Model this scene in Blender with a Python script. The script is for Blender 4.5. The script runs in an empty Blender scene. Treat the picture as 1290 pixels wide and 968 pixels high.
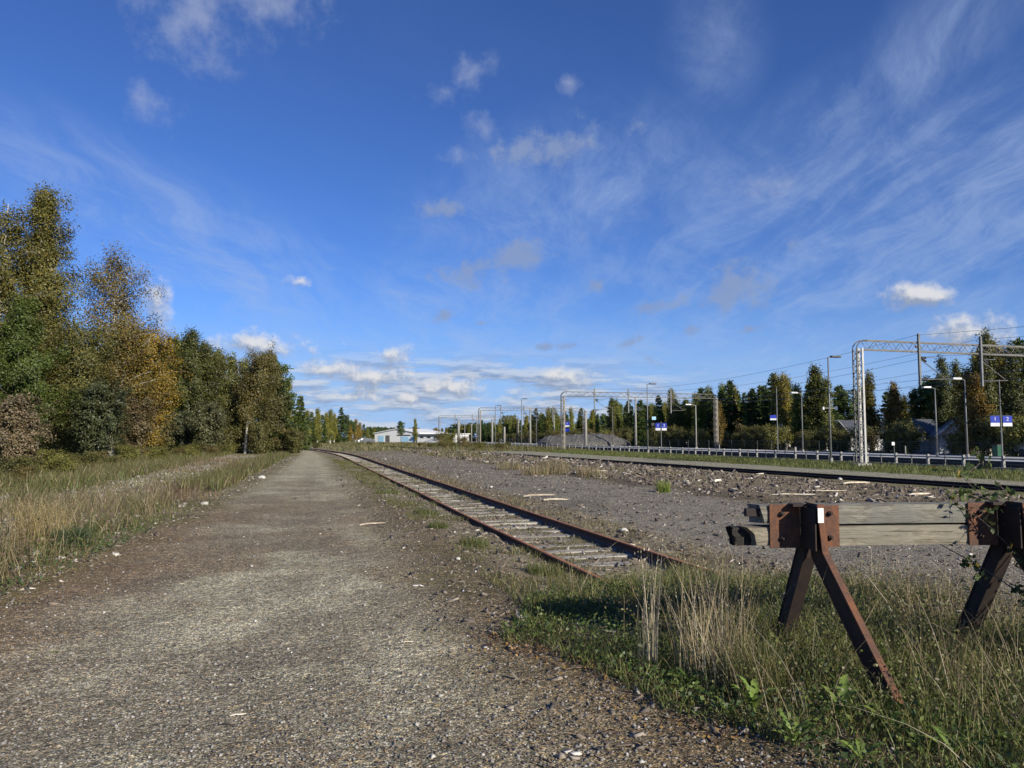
import bpy, math, random
import numpy as np
from math import radians, sin, cos, pi, atan, atan2, sqrt

random.seed(7)
rng = np.random.default_rng(7)
scene = bpy.context.scene
C = scene.collection

# ------------------------------------------------------------------ camera, sky, sun, exposure
F_PX, W_PX = 950.0, 1290.0
PITCH = atan(67 / 950)
YAW = radians(15.5)
EYE = 1.75
cam_d = bpy.data.cameras.new('camera')
cam = bpy.data.objects.new('camera', cam_d)
C.objects.link(cam)
cam.location = (0, 0, EYE)
cam.rotation_euler = (radians(90) + PITCH, 0, 0)
cam_d.sensor_width = 36
cam_d.lens = F_PX / W_PX * 36
cam_d.clip_start = 0.05
cam_d.clip_end = 6000
scene.camera = cam
# the track runs along +Y; the camera looks 15.5 degrees to its right
cam.rotation_euler[2] = -YAW

SUN_EL = radians(24.5)
SUN_AZ = radians(154.3)          # clockwise from +Y
sun_vec = (sin(SUN_AZ) * cos(SUN_EL), cos(SUN_AZ) * cos(SUN_EL), sin(SUN_EL))
sd = bpy.data.lights.new('sun', 'SUN')
sd.energy = 5.0
sd.angle = radians(0.53)
sd.color = (1.0, 0.92, 0.78)
sun = bpy.data.objects.new('sun', sd)
C.objects.link(sun)
from mathutils import Vector
sun.rotation_euler = Vector(sun_vec).to_track_quat('Z', 'Y').to_euler()
sun.location = (20, -30, 40)

scene.view_settings.view_transform = 'Standard'
scene.view_settings.look = 'None'
scene.view_settings.gamma = 1
scene.view_settings.exposure = 0.35
scene.cycles.max_bounces = 5
scene.cycles.diffuse_bounces = 2
scene.cycles.transmission_bounces = 2
scene.cycles.transparent_max_bounces = 4

cT, sT = cos(YAW), sin(YAW)
cP, sP = cos(PITCH), sin(PITCH)

def at(px, Y):
    """world (x, y) of the vertical line seen at column px, Y metres ahead of the camera."""
    X = (px - 645) / F_PX * Y * cP
    return (X * cT + Y * sT, Y * cT - X * sT)

def zat(py, Y):
    d = (py - 484) / F_PX
    return EYE - Y * (d * cP - sP) / (cP + d * sP)

def col_y(px, v):
    """world y at which the line x = v crosses column px."""
    t = (px - 645) / F_PX * cP
    Y = v / (t * cT + sT)
    return Y * cT - t * Y * sT, Y

def sky_dir(px, py):
    x = (px - 645) / F_PX; d = (py - 484) / F_PX
    f = cP + d * sP; up = -(d * cP - sP)
    vx = x * cT + f * sT; vy = f * cT - x * sT
    n = sqrt(vx * vx + vy * vy + up * up)
    return atan2(vx, vy), math.asin(up / n)

# ---- world
world = bpy.data.worlds.new('World'); scene.world = world
world.use_nodes = True
wt = world.node_tree
wt.nodes.clear()
class NT:
    def __init__(s, t): s.t = t
    def n(s, kind, **kw):
        nd = s.t.nodes.new(kind)
        for k, v in kw.items():
            setattr(nd, k, v)
        return nd
    def put(s, sock, val):
        if hasattr(val, 'is_output') or isinstance(val, bpy.types.NodeSocket):
            s.t.links.new(val, sock)
        elif val is not None:
            sock.default_value = val
    def m(s, op, a, b=None, c=None, clamp=False):
        nd = s.n('ShaderNodeMath', operation=op, use_clamp=clamp)
        s.put(nd.inputs[0], a)
        if b is not None: s.put(nd.inputs[1], b)
        if c is not None: s.put(nd.inputs[2], c)
        return nd.outputs[0]
    def vm(s, op, a, b=None, sc=None):
        nd = s.n('ShaderNodeVectorMath', operation=op)
        s.put(nd.inputs[0], a)
        if b is not None: s.put(nd.inputs[1], b)
        if sc is not None: s.put(nd.inputs['Scale'], sc)
        return nd.outputs['Value'] if op in ('LENGTH', 'DOT_PRODUCT', 'DISTANCE') else nd.outputs['Vector']
    def sm(s, v, a, b, lo=0.0, hi=1.0):
        nd = s.n('ShaderNodeMapRange', interpolation_type='SMOOTHSTEP')
        s.put(nd.inputs['Value'], v)
        nd.inputs['From Min'].default_value = a; nd.inputs['From Max'].default_value = b
        nd.inputs['To Min'].default_value = lo; nd.inputs['To Max'].default_value = hi
        return nd.outputs[0]
    def mix(s, f, a, b, bt='MIX'):
        nd = s.n('ShaderNodeMix', data_type='RGBA', blend_type=bt)
        s.put(nd.inputs[0], f); s.put(nd.inputs[6], a); s.put(nd.inputs[7], b)
        return nd.outputs[2]
    def noise(s, vec, scale, detail=4, rough=0.55, dist=0.0):
        nd = s.n('ShaderNodeTexNoise')
        s.put(nd.inputs['Vector'], vec)
        nd.inputs['Scale'].default_value = scale; nd.inputs['Detail'].default_value = detail
        nd.inputs['Roughness'].default_value = rough; nd.inputs['Distortion'].default_value = dist
        return nd
    def vor(s, vec, scale, feature='F1'):
        nd = s.n('ShaderNodeTexVoronoi', feature=feature)
        s.put(nd.inputs['Vector'], vec); nd.inputs['Scale'].default_value = scale
        return nd

w = NT(wt)
tc = w.n('ShaderNodeTexCoord')
D = w.vm('NORMALIZE', tc.outputs['Generated'])
sep = w.n('ShaderNodeSeparateXYZ'); w.put(sep.inputs[0], D)
dx, dy, dz = sep.outputs
sky = w.n('ShaderNodeTexSky', sky_type='NISHITA')
sky.sun_disc = False
sky.sun_elevation = SUN_EL
sky.sun_rotation = SUN_AZ
sky.altitude = 100; sky.air_density = 1.0; sky.dust_density = 0.35; sky.ozone_density = 2.2
el = w.m('ARCSINE', dz)
az = w.m('ARCTAN2', dx, dy)
cmb = w.n('ShaderNodeCombineXYZ'); w.put(cmb.inputs[0], az); w.put(cmb.inputs[1], el)
S = cmb.outputs[0]
tint = w.mix(w.sm(el, 0.0, 0.55), (0.38, 0.66, 1.24, 1), (0.40, 0.61, 1.10, 1))
skyc = w.mix(1.0, sky.outputs[0], tint, 'MULTIPLY')
# cirrus: streaks on a high flat layer
zc = w.m('ADD', w.m('MAXIMUM', dz, 0.0), 0.10)
pl = w.n('ShaderNodeCombineXYZ')
w.put(pl.inputs[0], w.m('DIVIDE', dx, zc)); w.put(pl.inputs[1], w.m('DIVIDE', dy, zc))
P0 = pl.outputs[0]
warp = w.noise(P0, 0.9, 3, 0.5)
wv = w.vm('SUBTRACT', warp.outputs['Color'], (0.5, 0.5, 0.5))
P1 = w.vm('ADD', P0, w.vm('SCALE', wv, sc=0.55))
def along(vec, deg, sx, sy):
    r = w.n('ShaderNodeVectorRotate', rotation_type='Z_AXIS'); w.put(r.inputs[0], vec); r.inputs['Angle'].default_value = radians(deg)
    return w.vm('MULTIPLY', r.outputs[0], (sx, sy, 1))
mp = w.n('ShaderNodeMapping'); w.put(mp.inputs[0], along(P1, 14, 2.7, .62))
streak = w.noise(mp.outputs[0], 1.5, 10, 0.70, 0.35).outputs['Fac']
streak2 = w.noise(along(P1, 48, 1.8, .6), 1.9, 9, 0.70, 0.5).outputs['Fac']
streak = w.m('ADD', w.m('MULTIPLY', streak, .62), w.m('MULTIPLY', streak2, .38))
broad = w.noise(P0, 0.55, 4, 0.6).outputs['Fac']
def blob(vec, px, py, rx, ry, rot=0.0):
    a, e = sky_dir(px, py)
    v = w.vm('SUBTRACT', vec, (a, e, 0))
    if rot:
        r = w.n('ShaderNodeVectorRotate', rotation_type='Z_AXIS'); w.put(r.inputs[0], v)
        r.inputs['Angle'].default_value = -rot; v = r.outputs[0]
    v = w.vm('MULTIPLY', v, (F_PX / rx, F_PX / ry, 0))
    return w.m('SUBTRACT', 1.0, w.vm('LENGTH', v))
def fieldmax(vec, lst):
    lst = [(b[0], b[1], b[2] * 1.12, b[3] * 1.22) + tuple(b[4:]) for b in lst]
    cur = None
    for b in lst:
        o = blob(vec, *b[:4], rot=(b[5] if len(b) > 5 else 0))
        if b[4] != 1.0:
            o = w.m('SUBTRACT', o, 1.0 - b[4])
        cur = o if cur is None else w.m('MAXIMUM', cur, o)
    return cur
cirr_regions = [(1090, 300, 420, 150, 1, 0.15), (980, 200, 230, 60, .9, 0.5), (230, 300, 330, 75, .95, -0.35),
                (1180, 60, 190, 80, .75, 0.6), (900, 40, 90, 120, .7, 0), (600, 380, 330, 70, .75, 0), (700, 470, 620, 80, 1, 0),
                (720, 250, 260, 110, .85, .25)]
cm = w.sm(fieldmax(S, cirr_regions), -0.15, 0.75)
cir = w.m('MULTIPLY', w.sm(streak, 0.38, 0.70), w.m('ADD', w.m('MULTIPLY', cm, 0.85), w.m('MULTIPLY', w.sm(broad, .45, .75), 0.22)))
cir = w.m('ADD', cir, w.m('MULTIPLY', cm, 0.10), clamp=True)
cirfac = w.m('MULTIPLY', cir, 0.62)
CW = 10.0
skyc = w.mix(cirfac, skyc, (3.6, 4.7, 7.0, 1))
# horizon veil of small flat layered clouds
mp2 = w.n('ShaderNodeMapping'); w.put(mp2.inputs[0], S); mp2.inputs['Scale'].default_value = (9, 48, 1)
lay = w.noise(mp2.outputs[0], 1.15, 6, 0.62).outputs['Fac']
mp3 = w.n('ShaderNodeMapping'); w.put(mp3.inputs[0], S); mp3.inputs['Scale'].default_value = (9, 48, 1); mp3.inputs['Location'].default_value = (0, 0.32, 0)
layb = w.noise(mp3.outputs[0], 1.15, 6, 0.62).outputs['Fac']
a0, e0 = sky_dir(560, 505)
layreg = w.sm(blob(S, 545, 508, 470, 76), 0.0, 0.6)
low = w.m('MULTIPLY', w.sm(lay, 0.40, 0.56), layreg)
shd = w.sm(w.m('SUBTRACT', lay, layb), -0.10, 0.10)
laycol = w.mix(shd, (2.3, 3.0, 4.5, 1), (5.6, 6.1, 7.0, 1))
veil = w.m('MULTIPLY', w.sm(el, 0.21, -0.03), 0.85)
skyc = w.mix(veil, skyc, (3.3, 5.0, 8.2, 1))
skyc = w.mix(w.m('MULTIPLY', low, 0.85), skyc, laycol)
# cumulus puffs and grey wisps
cum = [(323, 435, 72, 15, 1), (495, 447, 27, 12, 1), (408, 466, 38, 15, 1), (468, 475, 64, 20, 1), (378, 354, 20, 9, .9),
       (565, 490, 58, 17, 1), (712, 474, 42, 14, 1), (1160, 373, 40, 14, 1.05), (1222, 421, 42, 18, 1.1), (197, 380, 22, 26, .95),
       (520, 502, 60, 10, .9), (440, 500, 50, 10, .9)]
grey = [(820, 455, 26, 12, .9, -.3), (795, 432, 22, 9, .85, .3), (680, 438, 18, 6, .85), (722, 435, 24, 6, .85, .2), (558, 398, 24, 10, .9, .4),
        (605, 408, 18, 6, .85), (842, 384, 42, 13, .9, .1), (930, 358, 80, 34, .85, .3), (640, 330, 100, 24, .92, .25),
        (755, 363, 20, 12, .8), (700, 185, 110, 34, .8, .1), (560, 262, 44, 18, .85), (868, 417, 22, 9, .8), (945, 415, 20, 8, .75)]
thin = [(590, 95, 34, 18, .92, .5), (560, 116, 34, 14, .9, 0), (607, 160, 26, 18, .9), (574, 200, 22, 12, .88), (245, 22, 62, 48, 1.0), (320, 0, 90, 30, .9),
        (195, 136, 32, 24, .9, -.5), (716, 104, 16, 12, .85), (970, 232, 50, 26, .8)]
def cfield(vec):
    nz = w.noise(vec, 26.0, 7, 0.62).outputs['Fac']
    nzo = w.m('MULTIPLY', w.m('SUBTRACT', nz, 0.5), 3.0)
    return w.m('ADD', fieldmax(vec, cum), nzo), nzo
fa, nza = cfield(S)
fb, _ = cfield(w.vm('ADD', S, (0.004, 0.0085, 0)))
fd = w.sm(fa, 0.0, 1.0)
lit = w.sm(w.m('SUBTRACT', fa, fb), -0.30, 0.60)
ccol = w.mix(lit, (2.9, 3.4, 4.5, 1), (7.0, 7.0, 7.1, 1))
ga = w.sm(w.m('ADD', fieldmax(S, grey), nza), 0.10, 0.9, 0.0, 0.72)
skyc = w.mix(ga, skyc, (2.5, 3.2, 4.9, 1))
ta = w.sm(w.m('ADD', fieldmax(S, thin), nza), -0.15, 1.5, 0.0, 0.5)
skyc = w.mix(ta, skyc, (4.2, 4.7, 6.0, 1))
skyc = w.mix(w.m('MULTIPLY', fd, 0.93), skyc, ccol)
bg = w.n('ShaderNodeBackground'); bg.inputs['Strength'].default_value = 0.085
w.put(bg.inputs[0], skyc)
wo = w.n('ShaderNodeOutputWorld'); wt.links.new(bg.outputs[0], wo.inputs[0])
world.cycles.sampling_method = 'MANUAL'; world.cycles.sample_map_resolution = 512

# ------------------------------------------------------------------ materials
def new_mat(name):
    m = bpy.data.materials.new(name); m.use_nodes = True
    t = m.node_tree; t.nodes.clear()
    k = NT(t)
    out = k.n('ShaderNodeOutputMaterial')
    b = k.n('ShaderNodeBsdfPrincipled')
    t.links.new(b.outputs[0], out.inputs[0])
    return m, k, b, out

def bump(k, b, h, strength=0.4, dist=0.01):
    bp = k.n('ShaderNodeBump'); bp.inputs['Strength'].default_value = strength; bp.inputs['Distance'].default_value = dist
    k.put(bp.inputs['Height'], h); k.t.links.new(bp.outputs[0], b.inputs['Normal'])

def mat_surface(name, c1, c2, scale=8, rough=0.8, metal=0.0, c3=None, stretch=(1, 1, 1), bstr=0.3, bdist=0.004, fine=60):
    m, k, b, o = new_mat(name)
    tcn = k.n('ShaderNodeTexCoord')
    mpn = k.n('ShaderNodeMapping'); k.put(mpn.inputs[0], tcn.outputs['Object']); mpn.inputs['Scale'].default_value = stretch
    n1 = k.noise(mpn.outputs[0], scale, 6, 0.65).outputs['Fac']
    n2 = k.noise(mpn.outputs[0], fine, 4, 0.6).outputs['Fac']
    c = k.mix(k.sm(n1, 0.35, 0.65), (*c1, 1), (*c2, 1))
    if c3: c = k.mix(k.sm(n2, 0.5, 0.72), c, (*c3, 1))
    oi = k.n('ShaderNodeObjectInfo')
    c = k.mix(1.0, c, oi.outputs['Color'], 'MULTIPLY')
    k.put(b.inputs['Base Color'], c); b.inputs['Roughness'].default_value = rough; b.inputs['Metallic'].default_value = metal
    bump(k, b, n2, bstr, bdist)
    return m

M = {}
M['rust'] = mat_surface('rusty steel', (0.17, 0.066, 0.028), (0.085, 0.042, 0.026), 9, 0.85, 0, (0.045, 0.025, 0.018), bstr=.5, fine=90)
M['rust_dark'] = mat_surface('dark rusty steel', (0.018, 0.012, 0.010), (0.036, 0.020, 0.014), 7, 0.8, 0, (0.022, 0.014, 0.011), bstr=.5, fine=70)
M['rail_head'] = mat_surface('rail head rust', (0.42, 0.17, 0.055), (0.30, 0.12, 0.045), 6, 0.7, 0, (0.20, 0.09, 0.04), bstr=.4, fine=60)
M['rail_rust'] = mat_surface('rail rust', (0.10, 0.042, 0.022), (0.060, 0.028, 0.018), 5, 0.7, 0, (0.05, 0.025, 0.016), bstr=.4, fine=80)
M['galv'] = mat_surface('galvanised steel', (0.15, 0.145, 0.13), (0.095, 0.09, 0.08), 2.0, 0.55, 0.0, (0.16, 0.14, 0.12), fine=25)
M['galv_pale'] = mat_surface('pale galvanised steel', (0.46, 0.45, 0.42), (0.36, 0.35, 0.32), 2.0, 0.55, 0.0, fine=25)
M['pole'] = mat_surface('grey painted steel', (0.16, 0.165, 0.16), (0.11, 0.115, 0.11), 1.5, 0.5, 0.0, fine=20)
M['concrete'] = mat_surface('pale concrete', (0.30, 0.29, 0.26), (0.22, 0.21, 0.19), 2, 0.9, 0, (0.22, 0.22, 0.20), fine=30)
M['paving'] = mat_surface('pale paving', (0.50, 0.48, 0.43), (0.42, 0.40, 0.36), 1.5, 0.9, 0, fine=20)
M['dark'] = mat_surface('dark metal', (0.03, 0.03, 0.03), (0.05, 0.048, 0.045), 5, 0.5)
M['white'] = mat_surface('white paint', (0.78, 0.78, 0.76), (0.66, 0.66, 0.64), 3, 0.6)
M['blue_sign'] = mat_surface('blue sign', (0.02, 0.04, 0.36), (0.025, 0.05, 0.42), 3, 0.45)
M['glass'] = mat_surface('dark glass', (0.03, 0.04, 0.05), (0.05, 0.06, 0.07), 3, 0.15)
M['skyblue'] = mat_surface('pale blue panel', (0.30, 0.52, 0.70), (0.38, 0.58, 0.72), 3, 0.6)
M['rooftin'] = mat_surface('grey tin roof', (0.07, 0.075, 0.085), (0.10, 0.105, 0.115), 3, 0.55)
M['shaded_face'] = mat_surface('shaded_face', (0.05, 0.046, 0.040), (0.07, 0.064, 0.056), 3, 0.9)
M['heap'] = mat_surface('crushed stone', (0.065, 0.063, 0.058), (0.115, 0.11, 0.10), 1.2, 0.95, 0, (0.09, 0.085, 0.08), stretch=(1, 1, 1), bstr=.8, bdist=.08, fine=9)
M['green_bin'] = mat_surface('green plastic', (0.01, 0.07, 0.035), (0.015, 0.08, 0.04), 3, 0.4)
M['wire'] = mat_surface('wire', (0.10, 0.11, 0.12), (0.12, 0.12, 0.13), 3, 0.5)

def mat_wood():
    m, k, b, o = new_mat('weathered grey timber')
    tcn = k.n('ShaderNodeTexCoord')
    mpn = k.n('ShaderNodeMapping'); k.put(mpn.inputs[0], tcn.outputs['Object']); mpn.inputs['Scale'].default_value = (0.9, 7, 11)
    wp = k.noise(tcn.outputs['Object'], 3.0, 3, .5).outputs['Color']
    vv = k.vm('ADD', mpn.outputs[0], k.vm('SCALE', wp, sc=1.4))
    g = k.noise(vv, 3.2, 8, 0.7).outputs['Fac']
    mp2 = k.n('ShaderNodeMapping'); k.put(mp2.inputs[0], tcn.outputs['Object']); mp2.inputs['Scale'].default_value = (1.1, 30, 46)
    g2 = k.noise(mp2.outputs[0], 2.2, 5, 0.6, .5).outputs['Fac']
    big = k.noise(tcn.outputs['Object'], 2.5, 4, .6).outputs['Fac']
    c = k.mix(k.sm(g, .36, .64), (0.22, 0.19, 0.15, 1), (0.46, 0.42, 0.34, 1))
    c = k.mix(k.sm(big, .42, .66), c, (0.30, 0.285, 0.25, 1))
    c = k.mix(k.m('MULTIPLY', k.sm(g2, .55, .66), .85), c, (0.06, 0.048, 0.038, 1))
    kn = k.vor(k.vm('MULTIPLY', tcn.outputs['Object'], (1.2, 3.0, 3.6)), 1.4)
    c = k.mix(k.m('MULTIPLY', k.sm(kn.outputs['Distance'], .13, .02), .8), c, (0.05, 0.038, 0.028, 1))
    lng = k.noise(k.vm('MULTIPLY', tcn.outputs['Object'], (.5, 2, 13)), 2.6, 3, .5).outputs['Fac']
    c = k.mix(k.m('MULTIPLY', k.sm(lng, .56, .64), .45), c, (0.12, 0.10, 0.08, 1))
    oi = k.n('ShaderNodeObjectInfo')
    c = k.mix(1.0, c, oi.outputs['Color'], 'MULTIPLY')
    k.put(b.inputs['Base Color'], c); b.inputs['Roughness'].default_value = .9
    bump(k, b, k.m('SUBTRACT', g, k.m('MULTIPLY', g2, .7)), .9, .006)
    return m
M['wood'] = mat_wood()

def mat_plant():
    m, k, b, o = new_mat('leaves and stems')
    at_ = k.n('ShaderNodeAttribute', attribute_name='col')
    oi = k.n('ShaderNodeObjectInfo')
    c = k.mix(1.0, at_.outputs['Color'], oi.outputs['Color'], 'MULTIPLY')
    k.t.nodes.remove(b)
    df = k.n('ShaderNodeBsdfDiffuse'); k.put(df.inputs[0], c)
    tr = k.n('ShaderNodeBsdfTranslucent'); k.put(tr.inputs[0], c)
    gl = k.n('ShaderNodeBsdfGlossy'); gl.inputs['Roughness'].default_value = .5; k.put(gl.inputs[0], (.6, .6, .6, 1))
    ms = k.n('ShaderNodeMixShader'); ms.inputs[0].default_value = .30
    k.t.links.new(df.outputs[0], ms.inputs[1]); k.t.links.new(tr.outputs[0], ms.inputs[2])
    m2 = k.n('ShaderNodeMixShader'); m2.inputs[0].default_value = .04
    k.t.links.new(ms.outputs[0], m2.inputs[1]); k.t.links.new(gl.outputs[0], m2.inputs[2])
    k.t.links.new(m2.outputs[0], o.inputs[0])
    return m
M['plant'] = mat_plant()

def mat_litter():
    m, k, b, o = new_mat('loose stone and wood bits')
    at_ = k.n('ShaderNodeAttribute', attribute_name='col')
    tcn = k.n('ShaderNodeTexCoord')
    n = k.noise(tcn.outputs['Object'], 40, 4, .6).outputs['Fac']
    c = k.mix(1.0, at_.outputs['Color'], k.mix(n, (.7, .7, .7, 1), (1.25, 1.25, 1.25, 1)), 'MULTIPLY')
    k.put(b.inputs['Base Color'], c); b.inputs['Roughness'].default_value = .92
    return m
M['litter'] = mat_litter()

def mat_bark(name, birch=True):
    m, k, b, o = new_mat(name)
    tcn = k.n('ShaderNodeTexCoord')
    mpn = k.n('ShaderNodeMapping'); k.put(mpn.inputs[0], tcn.outputs['Object']); mpn.inputs['Scale'].default_value = (3, 3, 7) if birch else (9, 9, 2)
    n = k.noise(mpn.outputs[0], 1.6, 6, .7).outputs['Fac']
    if birch:
        c = k.mix(k.sm(n, .50, .60), (0.62, 0.59, 0.54, 1), (0.10, 0.085, 0.07, 1))
    else:
        c = k.mix(k.sm(n, .35, .65), (0.05, 0.04, 0.032, 1), (0.17, 0.125, 0.09, 1))
    k.put(b.inputs['Base Color'], c); b.inputs['Roughness'].default_value = .9
    bump(k, b, n, .5, .02)
    return m
M['birch'] = mat_bark('birch bark')
M['bark'] = mat_bark('brown bark', False)

def mat_ground():
    m, k, b, o = new_mat('gravel and soil')
    at_ = k.n('ShaderNodeAttribute', attribute_name='col')
    geo = k.n('ShaderNodeNewGeometry')
    P = geo.outputs['Position']
    wn = k.noise(P, 22, 2, .5).outputs['Color']
    Pw = k.vm('ADD', P, k.vm('SCALE', wn, sc=.02))
    v1 = k.vor(Pw, 60); v2 = k.vor(Pw, 140); v3 = k.vor(Pw, 17)
    s1 = k.n('ShaderNodeSeparateColor'); k.put(s1.inputs[0], v1.outputs['Color'])
    s2 = k.n('ShaderNodeSeparateColor'); k.put(s2.inputs[0], v2.outputs['Color'])
    s3 = k.n('ShaderNodeSeparateColor'); k.put(s3.inputs[0], v3.outputs['Color'])
    n0 = k.noise(P, 7, 7, .72).outputs['Fac']
    n1 = k.noise(P, 0.9, 6, .65).outputs['Fac']
    # brightness per stone
    a = k.m('MULTIPLY_ADD', k.m('POWER', s1.outputs[0], 1.9), 1.15, .47)
    bb = k.m('MULTIPLY_ADD', s2.outputs[0], .9, .55)
    cc = k.m('MULTIPLY_ADD', k.sm(s3.outputs[1], .80, .98), .22, .97)
    f = k.m('MULTIPLY', k.m('MULTIPLY', a, bb), cc)
    f = k.m('MULTIPLY', f, k.m('MULTIPLY_ADD', k.sm(n0, .30, .72), .60, .74))
    f = k.m('MULTIPLY', f, k.m('MULTIPLY_ADD', k.sm(n1, .3, .7), .36, .82))
    ed = k.m('MULTIPLY_ADD', k.sm(v1.outputs['Distance'], .62, .30), .45, .55)
    f = k.m('MULTIPLY', f, ed)
    sc = k.n('ShaderNodeCombineColor'); [k.put(sc.inputs[i], f) for i in range(3)]
    c = k.mix(1.0, at_.outputs['Color'], sc.outputs[0], 'MULTIPLY')
    c = k.mix(1.0, c, (2.48, 2.38, 1.84, 1), 'MULTIPLY')
    warm = k.mix(s1.outputs[1], (1.10, 1.0, .88, 1), (.93, 1.0, 1.08, 1))
    c = k.mix(1.0, c, warm, 'MULTIPLY')
    k.put(b.inputs['Base Color'], c); b.inputs['Roughness'].default_value = .95
    b.inputs['Specular IOR Level'].default_value = .2
    h = k.m('ADD', k.m('MULTIPLY', k.m('SUBTRACT', 1.0, v1.outputs['Distance']), k.m('MULTIPLY_ADD', s1.outputs[2], .9, .2)), k.m('MULTIPLY', n0, 1.4))
    h = k.m('ADD', h, k.m('MULTIPLY', k.m('SUBTRACT', 1.0, v3.outputs['Distance']), 1.1))
    bump(k, b, h, .85, .013)
    return m
M['ground'] = mat_ground()

# ------------------------------------------------------------------ helpers
def tag(o, label=None, cat=None, group=None, kind=None):
    if label: o['label'] = label
    if cat: o['category'] = cat
    if group: o['group'] = group
    if kind: o['kind'] = kind
    return o

def empty(name, loc=(0, 0, 0), rz=0.0, label=None, cat=None, group=None):
    o = bpy.data.objects.new(name, None); C.objects.link(o)
    o.location = loc; o.rotation_euler = (0, 0, rz); o.empty_display_size = .3
    return tag(o, label, cat, group)

def link(name, me, parent=None, loc=(0, 0, 0), rot=(0, 0, 0), scale=(1, 1, 1), color=None):
    o = bpy.data.objects.new(name, me); C.objects.link(o)
    o.location = loc; o.rotation_euler = rot; o.scale = scale
    if parent: o.parent = parent
    if color: o.color = (*color, 1)
    return o

def copy_tree(o, parent=None):
    c = o.copy(); C.objects.link(c); c.parent = parent
    for ch in o.children: copy_tree(ch, c)
    return c

def np_mesh(name, V, faces, mat, col=None, smooth=False):
    """faces: list of (M,k) int arrays."""
    me = bpy.data.meshes.new(name)
    V = np.asarray(V, np.float32)
    me.vertices.add(len(V)); me.vertices.foreach_set('co', V.ravel())
    idx = np.concatenate([f.ravel() for f in faces]).astype(np.int32)
    cnt = np.concatenate([np.full(len(f), f.shape[1], np.int32) for f in faces])
    st = np.concatenate([[0], np.cumsum(cnt)[:-1]]).astype(np.int32)
    me.loops.add(len(idx)); me.loops.foreach_set('vertex_index', idx)
    me.polygons.add(len(cnt)); me.polygons.foreach_set('loop_start', st); me.polygons.foreach_set('loop_total', cnt)
    if smooth: me.polygons.foreach_set('use_smooth', np.ones(len(cnt), bool))
    if col is not None:
        a = me.color_attributes.new('col', 'FLOAT_COLOR', 'POINT')
        c4 = np.ones((len(V), 4), np.float32); c4[:, :3] = col
        a.data.foreach_set('color', c4.ravel())
    me.materials.append(mat)
    me.update(calc_edges=True)
    return me

class MB:
    """collects boxes, tubes and prisms and builds them as one mesh."""
    def __init__(s): s.v = []; s.f = []
    def add(s, vs, fs):
        b = len(s.v); s.v += [tuple(map(float, q)) for q in vs]; s.f += [[b + i for i in f] for f in fs]; return s
    def box(s, c, d, rz=0.0):
        x, y, z = d[0] / 2, d[1] / 2, d[2] / 2; ca, sa = cos(rz), sin(rz)
        vs = [(c[0] + a * x * ca - e * y * sa, c[1] + a * x * sa + e * y * ca, c[2] + g * z) for g in (-1, 1) for e in (-1, 1) for a in (-1, 1)]
        return s.add(vs, [(0, 2, 3, 1), (4, 5, 7, 6), (0, 1, 5, 4), (2, 6, 7, 3), (0, 4, 6, 2), (1, 3, 7, 5)])
    def beam(s, p, q, w_, h_, up=(0, 0, 1)):
        p, q = Vector(p), Vector(q); d = (q - p).normalized(); u = Vector(up)
        if abs(d.dot(u)) > .98: u = Vector((0, 1, 0))
        a = d.cross(u).normalized(); b = a.cross(d).normalized()
        vs = [e + a * (i * w_ / 2) + b * (j * h_ / 2) for e in (p, q) for i, j in ((-1, -1), (1, -1), (1, 1), (-1, 1))]
        return s.add(vs, [(0, 1, 2, 3), (7, 6, 5, 4), (0, 4, 5, 1), (1, 5, 6, 2), (2, 6, 7, 3), (3, 7, 4, 0)])
    def tube(s, pts, radii, n=8, cap=True):
        pts = [Vector(p) for p in pts]
        if not hasattr(radii, '__len__'): radii = [radii] * len(pts)
        b0 = len(s.v); prev = None
        for i, p in enumerate(pts):
            d = (pts[min(i + 1, len(pts) - 1)] - pts[max(i - 1, 0)]).normalized()
            if prev is None:
                prev = d.cross(Vector((0, 0, 1)) if abs(d.z) < .9 else Vector((1, 0, 0))).normalized()
            a = (prev - d * prev.dot(d)).normalized(); prev = a; b = d.cross(a)
            for k in range(n):
                t = 2 * pi * k / n
                s.v.append(tuple(p + (a * cos(t) + b * sin(t)) * radii[i]))
        for i in range(len(pts) - 1):
            for k in range(n):
                k2 = (k + 1) % n
                s.f.append([b0 + i * n + k, b0 + i * n + k2, b0 + (i + 1) * n + k2, b0 + (i + 1) * n + k])
        if cap:
            s.f.append([b0 + k for k in range(n)][::-1]); s.f.append([b0 + (len(pts) - 1) * n + k for k in range(n)])
        return s
    def mesh(s, name, mat, bevel=0.0, smooth=False):
        me = bpy.data.meshes.new(name); me.from_pydata(s.v, [], s.f)
        me.materials.append(mat)
        if bevel:
            import bmesh
            bm = bmesh.new(); bm.from_mesh(me)
            bmesh.ops.bevel(bm, geom=list(bm.edges), offset=bevel, segments=2, affect='EDGES', profile=.6)
            bm.to_mesh(me); bm.free()
        if smooth: me.polygons.foreach_set('use_smooth', [True] * len(me.polygons))
        me.update()
        return me
    def build(s, name, mat, parent=None, bevel=0.0, smooth=False, **kw):
        return link(name, s.mesh(name, mat, bevel, smooth), parent, **kw)

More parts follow.
